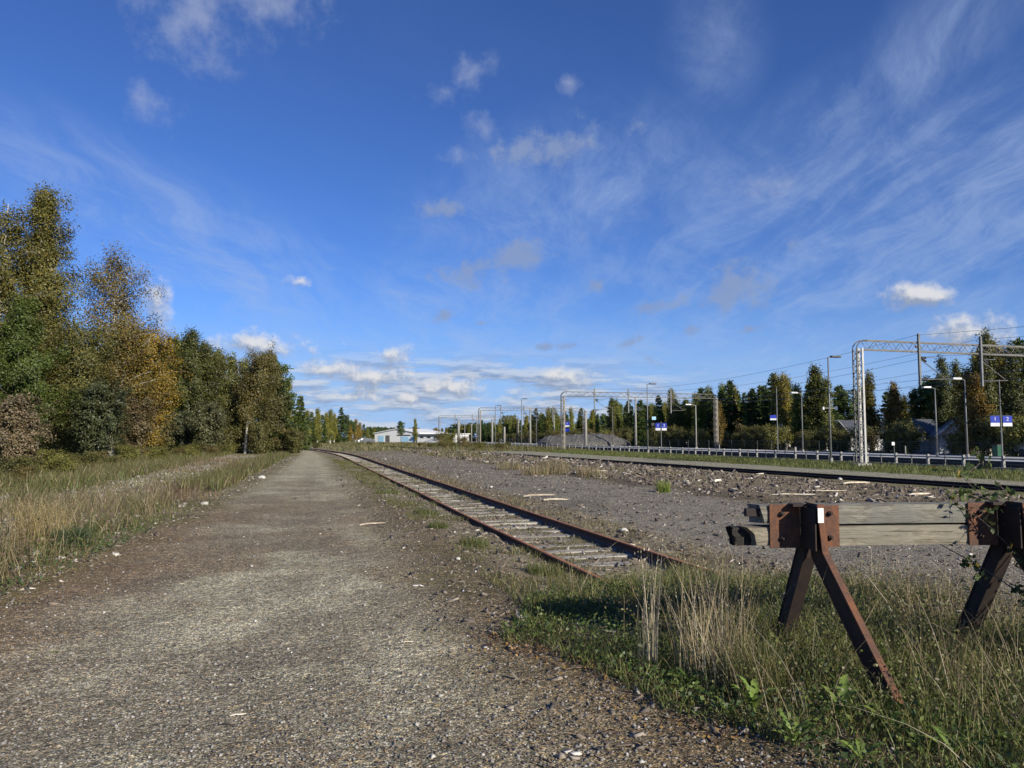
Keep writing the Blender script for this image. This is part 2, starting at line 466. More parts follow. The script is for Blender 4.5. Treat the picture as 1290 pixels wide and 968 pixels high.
def hash2(ix, iy, seed):
    h = (ix.astype(np.int64) * 374761393 + iy.astype(np.int64) * 668265263 + seed * 1442695041) & 0xFFFFFFFF
    h = ((h ^ (h >> 13)) * 1274126177) & 0xFFFFFFFF
    return ((h ^ (h >> 16)) & 0xFFFF) / 65535.0
def vnoise(x, y, seed=0):
    ix, iy = np.floor(x), np.floor(y); fx, fy = x - ix, y - iy
    fx = fx * fx * (3 - 2 * fx); fy = fy * fy * (3 - 2 * fy)
    a = hash2(ix, iy, seed); b = hash2(ix + 1, iy, seed); c = hash2(ix, iy + 1, seed); d = hash2(ix + 1, iy + 1, seed)
    return (a * (1 - fx) + b * fx) * (1 - fy) + (c * (1 - fx) + d * fx) * fy
def fbm(x, y, sc, seed=0, oct=4):
    s_ = 0; a = .5; t = 0
    for i in range(oct):
        s_ = s_ + a * vnoise(x * sc, y * sc, seed + i * 17); t += a; a *= .55; sc *= 2.03
    return s_ / t
def sstep(a, b, x):
    t = np.clip((x - a) / (b - a), 0, 1); return t * t * (3 - 2 * t)

# ------------------------------------------------------------------ layout along the track (x across, y along)
T1 = np.array([(4.40, 2.0), (4.40, 30), (4.42, 70), (4.1, 82), (3.3, 95), (1.9, 110), (-0.6, 128), (-5.5, 150), (-12, 172), (-22, 200)])
T2 = np.array([(24.7, 2), (23.75, 19.6), (22.9, 29.4), (22.05, 46.2), (21.0, 63.9), (19.0, 98.9), (16.7, 136.7), (12.6, 185), (7, 240), (-2, 310)])
RL = np.array([(-3.3, 0), (-3.05, 9.3), (-2.81, 12.5), (-2.26, 20.2), (-1.54, 40), (-0.44, 82.8), (-1.2, 97), (-5, 118), (-14, 150), (-30, 190)])
RR = np.array([(1.9, 0), (2.2, 12), (2.35, 40), (2.5, 80), (2.2, 95), (0.6, 112), (-3, 130), (-12, 165), (-26, 200)])
def ip(T, y): return np.interp(y, T[:, 1], T[:, 0])
RAIL_H = 0.145

def zg(x, y):
    x = np.asarray(x, float); y = np.asarray(y, float)
    z = (fbm(x, y, .35, 3) - .5) * .05
    far = sstep(200, 240, y)
    d1 = np.abs(x - ip(T1, y))
    on1 = (1 - sstep(.95, 2.0, d1)) * (1 - sstep(170, 190, y))
    z = z * (1 - on1) + on1 * (-.154 + .085 * sstep(.80, .98, d1) + (fbm(x, y, 1.8, 5) - .5) * .085)
    d2 = np.abs(x - ip(T2, y))
    on2 = (1 - sstep(1.1, 1.6, d2)) * (1 - far)
    z = z * (1 - on2) + on2 * (-.14 + (fbm(x, y, 1.2, 6) - .5) * .04)
    deb = sstep(11.4, 12.6, x + (fbm(x, y, .5, 11) - .5) * 1.2) * (1 - sstep(19.3, 20.4, x)) * (1 - sstep(95, 130, y))
    z = z + deb * (.02 + .18 * (fbm(x, y, .8, 12, 5) - .32))
    rubble = sstep(-3.6, -4.6, x) * (1 - sstep(-6.5, -9, x)) * sstep(8, 14, y)
    z = z + rubble * .22 * (fbm(x, y, .7, 14) - .4)
    z = z + sstep(-8, -13, x) * .25 * fbm(x, y, .1, 15)
    hold = (1 - sstep(1.3, 2.6, np.abs(x - 4.4))) * (1 - sstep(7.6, 9.2, y + (fbm(x, y, 1.5, 16) - .5)))
    z = z * (1 - hold) + hold * (.015 + .03 * fbm(x, y, 2.0, 17))
    pf = sstep(35.9, 36.3, x) * (1 - sstep(45.2, 45.6, x)) * (1 - sstep(230, 260, y))
    z = z * (1 - pf) - .35 * pf
    return z

def mixc(a, b, t): return a * (1 - t[..., None]) + np.array(b) * t[..., None]
def gcol(x, y):
    n1 = fbm(x, y, .45, 21); n2 = fbm(x, y, 1.7, 22); n3 = fbm(x, y, .12, 23)
    shp = x.shape + (3,)
    base = np.ones(shp) * np.array((.135, .118, .082))                       # soil
    base = mixc(base, (.085, .085, .04), sstep(.42, .62, n1))
    # yard between the tracks
    yard = sstep(5.6, 6.4, x + (n2 - .5)) * (1 - sstep(11.3, 12.4, x + (n2 - .5) * 1.4)) * (1 - sstep(70, 110, y))
    base = mixc(base, (.140, .130, .128), yard)
    base = base * (1 - yard[..., None] * .22 * sstep(.5, .7, n1)[..., None])
    # debris
    deb = sstep(11.3, 12.4, x + (n2 - .5) * 1.4) * (1 - sstep(20.2, 20.9, x)) * (1 - sstep(100, 140, y))
    base = mixc(base, (.135, .112, .090), deb)
    base = mixc(base, (.07, .055, .042), deb * sstep(.52, .66, n2) * .7)
    edge = np.exp(-((x - 12.1 + (n2 - .5) * 2) / .45) ** 2) * (1 - sstep(60, 90, y))
    base = mixc(base, (.05, .043, .036), edge * .7)
    # track beds
    d1 = np.abs(x - ip(T1, y)); b1 = (1 - sstep(1.5, 2.3, d1 + (n2 - .5) * .8)) * (1 - sstep(185, 195, y))
    base = mixc(base, (.15, .13, .108), b1)
    base = mixc(base, (.09, .072, .052), b1 * sstep(.50, .64, n2) * .6)
    d2 = np.abs(x - ip(T2, y)); b2 = (1 - sstep(1.1, 1.7, d2))
    base = mixc(base, (.045, .038, .033), b2)
    st = sstep(1.2, 1.7, x - ip(T2, y)) * (1 - sstep(27.2, 28.1, x + (n2 - .5) * 1.6)) * (1 - sstep(90, 130, y))
    base = mixc(base, (.175, .17, .155), st)
    gr = sstep(27.2, 28.1, x + (n2 - .5) * 1.6) * (1 - sstep(35.6, 35.9, x))
    base = mixc(base, (.062, .078, .024), gr * .9)
    base = mixc(base, (.085, .078, .068), sstep(35.8, 36.2, x))
    # verge rubble on the left
    rub = sstep(-3.8, -4.8, x + (n2 - .5) * 2.2) * (1 - sstep(-6.3, -7.6, x + (n1 - .5) * 3)) * sstep(10, 20, y) * (1 - sstep(70, 82, y))
    base = mixc(base, (.26, .245, .215), rub * sstep(.36, .5, n2))
    left = sstep(-6.5, -8.5, x)
    base = mixc(base, (.09, .088, .035), left * .8)
    # road
    rd = sstep(0, .8, x - ip(RL, y) + (n2 - .5) * 1.0) * sstep(0, 1.4, ip(RR, y) - x + (n2 - .5) * 1.3) * (1 - sstep(185, 195, y))
    base = mixc(base, (.215, .202, .178), rd)
    base = mixc(base, (.115, .088, .068), rd * sstep(.46, .64, n1) * .75 * (1 - sstep(16, 55, y)))
    base = mixc(base, (.135, .120, .105), rd * sstep(.46, .60, fbm(x, y, .9, 27)) * .7 * (1 - sstep(16, 55, y)))
    damp = np.exp(-(((x - 1.75) / .38) ** 2 + ((y - 2.75) / .42) ** 2)) * (.6 + .8 * n2)
    base = mixc(base, (.055, .045, .040), rd * np.clip(damp, 0, .9))
    ruts = np.exp(-((x + .95 - .02 * y) / .45) ** 2) + np.exp(-((x - .95 - .005 * y) / .45) ** 2)
    base = base * (1 + (rd * .13 * ruts * sstep(3, 9, y))[..., None])
    side = np.exp(-((x - ip(RL, y) - .4) / .9) ** 2) * (1 - sstep(14, 26, y))
    base = mixc(base, (.115, .075, .050), side * .6)
    side2 = sstep(-.2, 1.2, x - .9) * (1 - sstep(2.2, 3.2, x)) * (1 - sstep(14, 34, y))
    base = mixc(base, (.105, .078, .060), side2 * .65)
    soil = (1 - sstep(2.0, 3.2, np.abs(x - 5.0))) * (1 - sstep(6.5, 8.5, y))
    base = mixc(base, (.05, .043, .03), soil * .85)
    far = sstep(120, 200, y)
    base = mixc(base, (.095, .095, .045), far * (1 - sstep(35.8, 36.2, x)))
    return np.clip(base, .01, .9)

# ------------------------------------------------------------------ the ground, one sheet cut into its named areas
def axis(*segs):
    out = []
    for a, b, st in segs: out += list(np.arange(a, b - 1e-6, st))
    out.append(segs[-1][1]); return np.array(out)
xs = axis((-3000, -200, 700), (-200, -60, 20), (-60, -16, 2), (-16, -6, .5), (-6, -3.6, .14), (-3.6, 6.4, .075), (6.4, 12, .16), (12, 28, .3), (28, 36, .5), (36, 36.4, .1), (36.4, 45, 1.2), (45, 46, .2), (46, 80, 4), (80, 200, 30), (200, 3000, 700))
ys = axis((-300, -20, 70), (-20, 1.5, 1.5), (1.5, 13, .085), (13, 24, .2), (24, 50, .5), (50, 100, 1.2), (100, 260, 5), (260, 500, 30), (500, 3500, 500))
GX, GY = np.meshgrid(xs, ys)
GZ = zg(GX, GY)
nearm = (GY < 26) & (GX > -8) & (GX < 13)
GZ = GZ + np.where(nearm, (fbm(GX, GY, 9.0, 31, 3) - .5) * .022, 0)
GC = gcol(GX, GY)
nx, ny = len(xs), len(ys)
Vg = np.stack([GX, GY, GZ], -1).reshape(-1, 3); Cg = GC.reshape(-1, 3)
I = (np.arange(ny - 1)[:, None] * nx + np.arange(nx - 1)[None, :])
Q = np.stack([I, I + 1, I + nx + 1, I + nx], -1).reshape(-1, 4)
fx_ = (GX[:-1, :-1] + GX[1:, 1:]).reshape(-1) / 2; fy_ = (GY[:-1, :-1] + GY[1:, 1:]).reshape(-1) / 2
zone = np.zeros(len(Q), int)
zone[(fx_ > ip(RL, fy_) + .3) & (fx_ < ip(RR, fy_) - .1) & (fy_ > -20) & (fy_ < 190)] = 1
zone[(fx_ > 6.3) & (fx_ < 11.8) & (fy_ > -20) & (fy_ < 95)] = 2
zone[(fx_ > ip(T2, fy_) + 1.5) & (fx_ < 27.6) & (fy_ > -20) & (fy_ < 110)] = 3
zone[(fx_ > 36.2) & (fx_ < 45.4) & (fy_ > -20) & (fy_ < 260)] = 4
for zi, nm in enumerate(['ground', 'gravel_road', 'gravel_yard', 'gravel_path', 'track_ballast']):
    q = Q[zone == zi]
    used, inv = np.unique(q, return_inverse=True)
    me = np_mesh(nm, Vg[used], [inv.reshape(-1, 4)], M['ground'], Cg[used], smooth=True)
    tag(link(nm, me), kind='structure')

# ------------------------------------------------------------------ scatter builders
def boxes_mesh(name, P, size, rot, tilt, col, mat, jit=.25, octa=False):
    """P (n,3), size (n,3), rot z, tilt; irregular little blocks (6 faces) or stones (8 faces)."""
    n = len(P)
    if octa:
        base = np.array([(1, 0, 0), (0, 1, 0), (-1, 0, 0), (0, -1, 0), (0, 0, 1), (0, 0, -1)], float)
        F = np.array([(0, 1, 4), (1, 2, 4), (2, 3, 4), (3, 0, 4), (1, 0, 5), (2, 1, 5), (3, 2, 5), (0, 3, 5)])
    else:
        base = np.array([(a, b, c) for c in (-1, 1) for b in (-1, 1) for a in (-1, 1)], float)
        F = np.array([(0, 2, 3, 1), (4, 5, 7, 6), (0, 1, 5, 4), (2, 6, 7, 3), (0, 4, 6, 2), (1, 3, 7, 5)])
    k = len(base)
    L = base[None] * (1 + (rng.random((n, k, 3)) - .5) * jit * 2) * size[:, None, :] / 2
    ct, st = np.cos(tilt)[:, None], np.sin(tilt)[:, None]
    x = L[..., 0] * ct - L[..., 2] * st; z = L[..., 0] * st + L[..., 2] * ct; y = L[..., 1]
    cr, sr = np.cos(rot)[:, None], np.sin(rot)[:, None]
    V = np.stack([x * cr - y * sr, x * sr + y * cr, z], -1) + P[:, None, :]
    FF = (F[None] + (np.arange(n) * k)[:, None, None]).reshape(-1, F.shape[1])
    return np_mesh(name, V.reshape(-1, 3), [FF], mat, np.repeat(col, k, 0))

def polar_pts(n, y0, y1, xl=-.80, xr=.80):
    """points spread evenly as seen while walking here: density falls with the square of the distance."""
    u = rng.random(n); Y = 1 / (1 / y0 + u * (1 / y1 - 1 / y0)); t = xl + rng.random(n) * (xr - xl)
    X = t * Y
    return X * cT + Y * sT, Y * cT - X * sT

def pal(n, cols, wts=None, var=.25):
    cols = np.array(cols); i = rng.choice(len(cols), n, p=(np.array(wts) / sum(wts)) if wts else None)
    return cols[i] * (1 + (rng.random((n, 1)) - .5) * 2 * var)

# pebbles
x, y = polar_pts(60000, 2.2, 26)
keep = ((x > -3.3) & (x < 3.2)) | ((x > 5.6) & (x < 12)) | (rng.random(len(x)) < .35)
x, y = x[keep], y[keep]; n = len(x)
dist = np.hypot(x, y)
s = (.004 + .010 * rng.random(n) ** 2.5) * (1 + dist * .05)
P = np.stack([x, y, zg(x, y) + s * .2], -1)
me = boxes_mesh('pebbles', P, np.stack([s * 1.7, s * 1.3, s * .95], -1) * (0.8 + .7 * rng.random((n, 1))), rng.random(n) * 6.3, (rng.random(n) - .5), 
    pal(n, [(.16, .15, .135), (.26, .245, .22), (.10, .09, .08), (.42, .40, .37), (.19, .14, .10)], [5, 4, 3, .7, 2]), M['litter'], octa=True)
n = 700
x, y = polar_pts(n, 2.3, 16); k_ = x < 3.3; x, y = x[k_], y[k_]; n = len(x); s = .012 + .02 * rng.random(n) ** 2
P = np.stack([x, y, zg(x, y) + s * .25], -1)
me2 = boxes_mesh('larger_pebbles', P, np.stack([s * 1.7, s * 1.3, s * .9], -1), rng.random(n) * 6.3, rng.random(n) - .5, pal(n, [(.30, .285, .25), (.44, .42, .38), (.18, .16, .14)], [3, 1, 2]), M['litter'], octa=True)
tag(link('larger_pebbles', me2), 'larger pale pebbles lying loose on the gravel road', 'pebbles', kind='stuff')
tag(link('loose_pebbles', me), 'loose grey and brown pebbles scattered over the gravel road and yard', 'pebbles', kind='stuff')
# straws, needles, wood shreds: thin, lying mostly across the view as the photograph shows
x, y = polar_pts(17000, 2.2, 14)
dens = .08 + .92 * sstep(.46, .62, fbm(x, y, .8, 41)); keep = (rng.random(len(x)) < dens) & (x > -3.4) & (x < 3.4)
x, y = x[keep], y[keep]; n = len(x)
L_ = .012 + .045 * rng.random(n) ** 2
P = np.stack([x, y, zg(x, y) + .007], -1)
me = boxes_mesh('straws', P, np.stack([L_, .0022 + .003 * rng.random(n), .0025 + 0 * L_], -1), -YAW + rng.normal(0, .55, n), rng.normal(0, .12, n),
    pal(n, [(.36, .27, .15), (.25, .18, .10), (.42, .29, .11), (.15, .105, .07)], [2, 4, 1.5, 3]), M['litter'], jit=.3)
tag(link('straw_litter', me), 'pale straw and needle litter lying on the gravel road', 'straw litter', kind='stuff')
# bark and wood chips on the debris strip and beside the track
xs_, ys_, ss_ = [], [], []
a = 12 + rng.random(26000) * 8.2; b_ = 4 + 96 * rng.random(26000) ** 1.35
xs_.append(a); ys_.append(b_); ss_.append(.014 + .09 * rng.random(26000) ** 6 * (1 + b_ / 60) + .0005 * b_)
a = 4.4 + rng.normal(0, 1.35, 9000); b_ = 6 + 45 * rng.random(9000) ** 1.4
xs_.append(a); ys_.append(b_); ss_.append(.013 + .065 * rng.random(9000) ** 3.5)
a = ip(RL, np.linspace(6, 70, 3500)) - .1 + rng.normal(0, .35, 3500); b_ = np.linspace(6, 70, 3500)
xs_.append(a); ys_.append(b_); ss_.append(.012 + .05 * rng.random(3500) ** 3)
a = 1.3 + 2.2 * rng.random(6000); b_ = 4 + 34 * rng.random(6000) ** 1.3
xs_.append(a); ys_.append(b_); ss_.append(.010 + .032 * rng.random(6000) ** 3)
a = 5.6 + 6.4 * rng.random(8000) ; b_ = 5 + 75 * rng.random(8000) ** 1.3
xs_.append(a); ys_.append(b_); ss_.append(.012 + .06 * rng.random(8000) ** 4 + .0003 * b_)
x, y, s = map(np.concatenate, (xs_, ys_, ss_))
ontr = (np.abs(np.abs(x - ip(T1, y)) - .77) > .07)
x, y, s = x[ontr], y[ontr], s[ontr]; n = len(x)
P = np.stack([x, y, zg(x, y) + s * .12], -1)
me = boxes_mesh('chips', P, np.stack([s * (1 + 1.6 * rng.random(n)), s * (.35 + .45 * rng.random(n)), s * (.18 + .4 * rng.random(n))], -1), rng.random(n) * 6.3, rng.normal(0, .35, n),
    pal(n, [(.15, .125, .10), (.24, .205, .165), (.08, .065, .052), (.46, .43, .38), (.18, .14, .105)], [5, 3, 5, .7, 3], .35), M['litter'], jit=.45)
tag(link('wood_chip_litter', me), 'grey brown bark and wood chips strewn between and beside the tracks', 'wood chips', kind='stuff')
# rubble stones on the left verge
n = 9000
x = -5.4 + rng.normal(0, 1.25, n); y = 9 + 66 * rng.random(n) ** 1.1
k_ = (x < ip(RL, y) - .5); x, y = x[k_], y[k_]; n = len(x)
s = .02 + .12 * rng.random(n) ** 4
P = np.stack([x, y, zg(x, y) + s * .15], -1)
me = boxes_mesh('rubble', P, np.stack([s * 1.5, s * 1.1, s * .7], -1), rng.random(n) * 6.3, rng.normal(0, .3, n),
    pal(n, [(.32, .29, .24), (.22, .20, .165), (.46, .43, .38), (.15, .125, .10)], [4, 4, .6, 3]), M['litter'], octa=True, jit=.3)
tag(link('rubble_stones', me), 'pale rubble and broken stone between the left weeds', 'rubble', kind='stuff')

# ------------------------------------------------------------------ foliage builders
def leaf_quads(P, size, tintc, aspect=.62, droop=0.0, axis_dir=None, nrm=None):
    """one four-sided leaf face per point, random attitude."""
    n = len(P)
    a = rng.normal(size=(n, 3)); a[:, 2] -= droop
    if axis_dir is not None: a = a * .55 + axis_dir
    a /= np.linalg.norm(a, axis=1, keepdims=True)
    r = rng.normal(size=(n, 3))
    if nrm is not None:
        nn = nrm + rng.normal(size=(n, 3)) * .55; nn /= np.linalg.norm(nn, axis=1, keepdims=True)
        a = a - nn * (a * nn).sum(1, keepdims=True); a /= np.linalg.norm(a, axis=1, keepdims=True) + 1e-9; r = nn
    b = np.cross(a, r); b /= np.linalg.norm(b, axis=1, keepdims=True) + 1e-9
    L = size[:, None] * a; Wd = size[:, None] * aspect * b * .5
    V = np.stack([P, P + L * .45 + Wd, P + L, P + L * .45 - Wd], 1)
    F = np.arange(n * 4).reshape(n, 4)
    return V.reshape(-1, 3), F, np.repeat(tintc, 4, 0)

def env_birch(t): return np.sin(pi * np.clip(t, 0, 1) ** .8) ** .75 * (1 - .25 * t)
def env_round(t): return np.sqrt(np.clip(1 - (2 * t - 1) ** 2, 0, 1)) * .95 + .05
def env_wide(t): return np.clip(t * 5, 0, 1) ** .5 * (1 - t) ** .55

def make_deciduous(H, R, base, nb, nleaf, lsize, cols, wts, env=env_birch, rise=.75, droop=.5, lean=(0, 0), spread=.30, tr=.012, seed=0, bare_top=0.0, gap=0.0):
    rs = random.Random(seed)
    tb = MB()
    npt = 9
    wob = [(rs.uniform(-1, 1) * .012 * H, rs.uniform(-1, 1) * .012 * H) for _ in range(npt)]
    def tp(t):
        i = min(int(t * (npt - 1)), npt - 2); f = t * (npt - 1) - i
        wx = wob[i][0] * (1 - f) + wob[i + 1][0] * f; wy = wob[i][1] * (1 - f) + wob[i + 1][1] * f
        k = min(1, t * 4)
        return Vector((lean[0] * H * t * t + wx * k, lean[1] * H * t * t + wy * k, H * t))
    tb.tube([tp(i / 10) for i in range(11)], [max(.012, tr * H * (1 - .93 * i / 10) * (1.35 if i == 0 else 1)) for i in range(11)], 7)
    centers = []; tints = []; wts_c = []
    for b in range(nb):
        f = (b + rs.random()) / nb
        t = base + (.97 - base) * f
        ln = R * float(env((t - base) / (1 - base))) * rs.choice([rs.uniform(.5, .85), rs.uniform(.75, 1.25)]) + .12
        if gap and rs.random() < gap: ln *= .45
        az_ = b * 2.39996 + rs.uniform(-.5, .5)
        e = rise * rs.uniform(.7, 1.25)
        p = tp(t); pts = [p]
        d = Vector((cos(az_) * cos(e), sin(az_) * cos(e), sin(e)))
        bt = rs.random()
        for q in range(5):
            p = p + d * (ln / 5); pts.append(p)
            d = (d + Vector((rs.uniform(-.2, .2), rs.uniform(-.2, .2), -.16 * droop))).normalized()
        r0 = tr * H * .34 * (1 - t) + .012
        tb.tube(pts, [r0 * (1 - .85 * i / 5) for i in range(6)], 4, cap=False)
        nt = max(3, int(ln * 3.2))
        for s_ in range(nt):
            g = .25 + .75 * (s_ + rs.random()) / nt
            ii = min(int(g * 5), 4); q = pts[ii].lerp(pts[ii + 1], g * 5 - ii)
            off = Vector((rs.gauss(0, 1), rs.gauss(0, 1), rs.gauss(0, .6) - droop * .4)) * (.16 * ln * .5 + .10)
            e2 = q + off
            if rs.random() < .5: tb.tube([q, e2], [.010, .004], 3, cap=False)
            for z_ in range(3):
                m = q.lerp(e2, .4 + .35 * z_)
                centers.append((m.x, m.y, m.z)); tints.append(bt); wts_c.append((ln + .1) / nt)
    centers = np.array(centers); tints = np.array(tints)
    wgt = np.array(wts_c)
    if bare_top: wgt = wgt * np.where(centers[:, 2] > H * (1 - bare_top), .65, 1.0)
    idx = rng.choice(len(centers), nleaf, p=wgt / wgt.sum())
    spread = spread * .62
    P = centers[idx] + rng.normal(size=(nleaf, 3)) * spread * np.array((1, 1, 1.25)) - np.array((0, 0, 1)) * rng.random((nleaf, 1)) * spread * droop
    P[:, 2] = np.maximum(P[:, 2], .08)
    colr = pal(nleaf, cols, wts, .14) * (0.72 + .56 * tints[idx])[:, None]
    ax_ = np.stack([lean[0] * H * (P[:, 2] / H) ** 2, lean[1] * H * (P[:, 2] / H) ** 2, P[:, 2] * 0], -1)
    out = (P - ax_); out[:, 2] = 0; out /= np.linalg.norm(out, axis=1, keepdims=True) + .3
    out[:, 2] = .45 + (P[:, 2] / H - .5) * .9
    V, F, CC = leaf_quads(P, lsize * (.5 + .8 * rng.random(nleaf)), colr, droop=droop, nrm=out)
    crown = np_mesh('crown', V, [F], M['plant'], CC)
    return tb, crown

def make_spruce(H, R, nleaf, lsize, cols, base=.04, seed=0, pine=False):
    rs = random.Random(seed); tb = MB()
    tb.tube([(0, 0, H * i / 6) for i in range(7)], [max(.015, .011 * H * (1 - .95 * i / 6)) for i in range(7)], 6)
    seg = []
    nwh = int(H * 2.2)
    for w_ in range(nwh):
        t = base + (1 - base) * (w_ + rs.random() * .6) / nwh
        for b in range(6):
            if rs.random() < .12: continue
            ln = (R * (1 - t) ** .82 + .1) * rs.uniform(.6, 1.15); az_ = rs.uniform(0, 6.28)
            z0 = H * t; dz_ = ln * (-.28 + .5 * t) * rs.uniform(.5, 1.4)
            seg.append((z0, az_, ln, dz_, rs.random()))
            if ln > .5: tb.tube([(0, 0, z0), (cos(az_) * ln, sin(az_) * ln, z0 + dz_)], [.018, .005], 3, cap=False)
    seg = np.array(seg); wgt = seg[:, 2] + .1
    idx = rng.choice(len(seg), nleaf, p=wgt / wgt.sum()); s_ = seg[idx]
    g = rng.random(nleaf) ** .6
    r = s_[:, 2] * g
    lat = rng.normal(0, 1, nleaf) * (.10 + .16 * s_[:, 2] * (1 - g))
    ca, sa = np.cos(s_[:, 1]), np.sin(s_[:, 1])
    P = np.stack([ca * r - sa * lat, sa * r + ca * lat, s_[:, 0] + s_[:, 3] * g + rng.normal(0, .06, nleaf)], -1)
    ad = np.stack([ca * .8, sa * .8, -.35 + 0 * ca], -1)
    colr = pal(nleaf, cols, None, .25) * (.8 + .4 * s_[:, 4])[:, None]
    V, F, CC = leaf_quads(P, lsize * (.6 + .8 * rng.random(nleaf)), colr, aspect=.42, axis_dir=ad)
    return tb, np_mesh('crown', V, [F], M['plant'], CC)

def plant_tree(name, parts, bark, x, y, label, cat='tree', group=None, rz=0.0, scale=(1, 1, 1), color=None, z=None):
    tm, cm_ = parts
    o = empty(name, (x, y, float(zg(np.array([x]), np.array([y]))[0]) - .05 if z is None else z), rz, label, cat, group)
    o.scale = scale
    link('trunk', tm, o); link('crown', cm_, o, color=color)
    return o

def spin(): return random.uniform(0, 6.28)
GREEN = [(.062, .075, .018), (.090, .098, .024), (.12, .115, .028)]
BIRCH_G = [(.12, .118, .026), (.155, .14, .032), (.080, .084, .022), (.22, .165, .036)]
BIRCH_O = [(.27, .180, .024), (.20, .150, .028), (.13, .120, .03), (.32, .21, .03), (.13, .085, .038)]
DKGRN = [(.036, .056, .018), (.055, .078, .022), (.078, .098, .028)]

# left-hand trees, from the near ones to the far
def hgt(py, Y): return zat(py, Y)
def big(px, Y, top, name, label, bark, builder):
    x, y = at(px, Y); H = hgt(top, Y)
    tb, cr = builder(H)
    tm = tb.mesh('trunk', bark, smooth=True)
    return plant_tree(name, (tm, cr), bark, x, y, label, 'tree')

big(45, 52, 240, 'birch_tree', 'tallest birch at the left edge, olive leaves and pointed ragged top', M['birch'],
    lambda H: make_deciduous(H, 4.9, .10, 120, 84000, .145, BIRCH_G, [3, 3, 2, 1.2], seed=1, spread=.46, droop=.8, gap=.2, tr=.010, rise=1.0, env=lambda t: np.clip(t * 4, 0, 1) ** .5 * (1 - t) ** .48))
big(-8, 50, 258, 'birch_tree', 'birch cut off by the left edge of the view behind the dark pine', M['birch'],
    lambda H: make_deciduous(H, 4.2, .08, 74, 44000, .15, BIRCH_G, [3, 3, 2, 2], seed=2, spread=.40, droop=.9))
big(20, 44, 378, 'pine_tree', 'dense dark green pine standing in front of the tallest birch', M['bark'],
    lambda H: make_deciduous(H, 3.5, .05, 80, 52000, .125, [(.055, .080, .016), (.080, .110, .020), (.11, .135, .026)], [3, 3, 2], seed=3, spread=.26, droop=.2, rise=.5, env=env_wide))
big(140, 57, 326, 'birch_tree', 'birch with thin brownish top and white trunk showing, left of the golden birch', M['birch'],
    lambda H: make_deciduous(H, 4.7, .12, 92, 46000, .14, BIRCH_O, [.6, 3, 4, .3, 3], seed=4, spread=.42, droop=.7, bare_top=.38, gap=.15, tr=.013, rise=.9, env=lambda t: np.clip(t * 4, 0, 1) ** .5 * (1 - t) ** .36))
big(178, 60, 418, 'birch_tree', 'bright golden orange birch in the middle of the left tree line', M['birch'],
    lambda H: make_deciduous(H, 3.3, .06, 60, 38000, .15, BIRCH_O, [5, 2, 1, 3, .5], seed=5, spread=.40, droop=.9, env=env_round))
big(95, 50, 420, 'willow_tree', 'olive willow filling the gap under the two tall birches', M['bark'],
    lambda H: make_deciduous(H, 3.2, .05, 52, 32000, .14, BIRCH_G, [3, 2, 3, .6], seed=6, spread=.40, droop=.6, env=env_round))
big(238, 76, 416, 'birch_tree', 'dark green full birch right of the golden birch', M['birch'],
    lambda H: make_deciduous(H, 3.7, .06, 74, 40000, .18, GREEN, [3, 3, 1.2], seed=7, spread=.42, droop=.8, gap=.1))
big(213, 74, 424, 'spruce_tree', 'narrow dark spruce tip squeezed beside the golden birch', M['bark'],
    lambda H: make_spruce(H, 2.3, 9000, .34, DKGRN, seed=8))
big(272, 80, 440, 'birch_tree', 'mid green birch between the full dark birch and the pale thin one', M['birch'],
    lambda H: make_deciduous(H, 3.0, .05, 54, 26000, .18, GREEN + [(.13, .12, .04)], [2, 3, 3, 1], seed=9, spread=.40, droop=.8))
big(256, 82, 428, 'birch_tree', 'green birch just right of the full dark birch, slightly lower', M['birch'],
    lambda H: make_deciduous(H, 3.4, .05, 60, 24000, .18, GREEN, [2, 3, 2], seed=19, spread=.40, droop=.8))
big(297, 86, 450, 'aspen_tree', 'thin grey green aspen with open top before the leaning birch', M['birch'],
    lambda H: make_deciduous(H, 1.9, .10, 36, 10000, .18, [(.12, .125, .06), (.09, .10, .04)], [2, 2], seed=10, spread=.34, bare_top=.3))
big(309, 79, 452, 'birch_tree', 'leaning birch with white lower trunk at the verge, olive brown crown', M['birch'],
    lambda H: make_deciduous(H, 2.9, .30, 64, 26000, .165, [(.13, .11, .034), (.10, .10, .03), (.17, .12, .035)], [3, 3, 2], seed=11, spread=.40, droop=.7, lean=(.20, -.06), rise=1.05, tr=.014, env=env_round))
big(352, 84, 476, 'spruce_tree', 'very dark bushy spruce at the road end of the left tree line', M['bark'],
    lambda H: make_spruce(H, 2.5, 21000, .30, DKGRN, seed=12))
big(338, 83, 448, 'birch_tree', 'olive birch top rising behind the leaning birch', M['birch'],
    lambda H: make_deciduous(H, 3.2, .12, 60, 26000, .18, [(.13, .115, .036), (.10, .10, .03)], [3, 3], seed=13, spread=.36, droop=.8, rise=.95))

# bushes of the left verge
def bush(px, Y, top, R, n, ls, cols, name, label, seed, env=env_round, spread=.2, droop=.3):
    x, y = at(px, Y); H = hgt(top, Y)
    tb, cr = make_deciduous(H, R, .02, 60, n, ls, cols, None, env=env, rise=.8, droop=droop, spread=spread, seed=seed, tr=.008)
    tm = tb.mesh('stem', M['bark'])
    o = empty(name, (x, y, float(zg(np.array([x]), np.array([y]))[0]) - .05), 0, label, 'bush')
    link('stem', tm, o); link('foliage', cr, o)
bush(18, 33, 508, 2.15, 22000, .10, [(.20, .15, .085), (.15, .115, .06), (.25, .19, .12), (.10, .09, .035)], 'willow_bush', 'big rounded bush of grey brown withered leaves at the left edge', 31, spread=.17, env=env_wide)
bush(120, 46, 500, 2.3, 21000, .14, [(.06, .075, .03), (.09, .095, .035), (.045, .055, .022)], 'willow_bush', 'dark green shrub at the foot of the orange birch', 32)
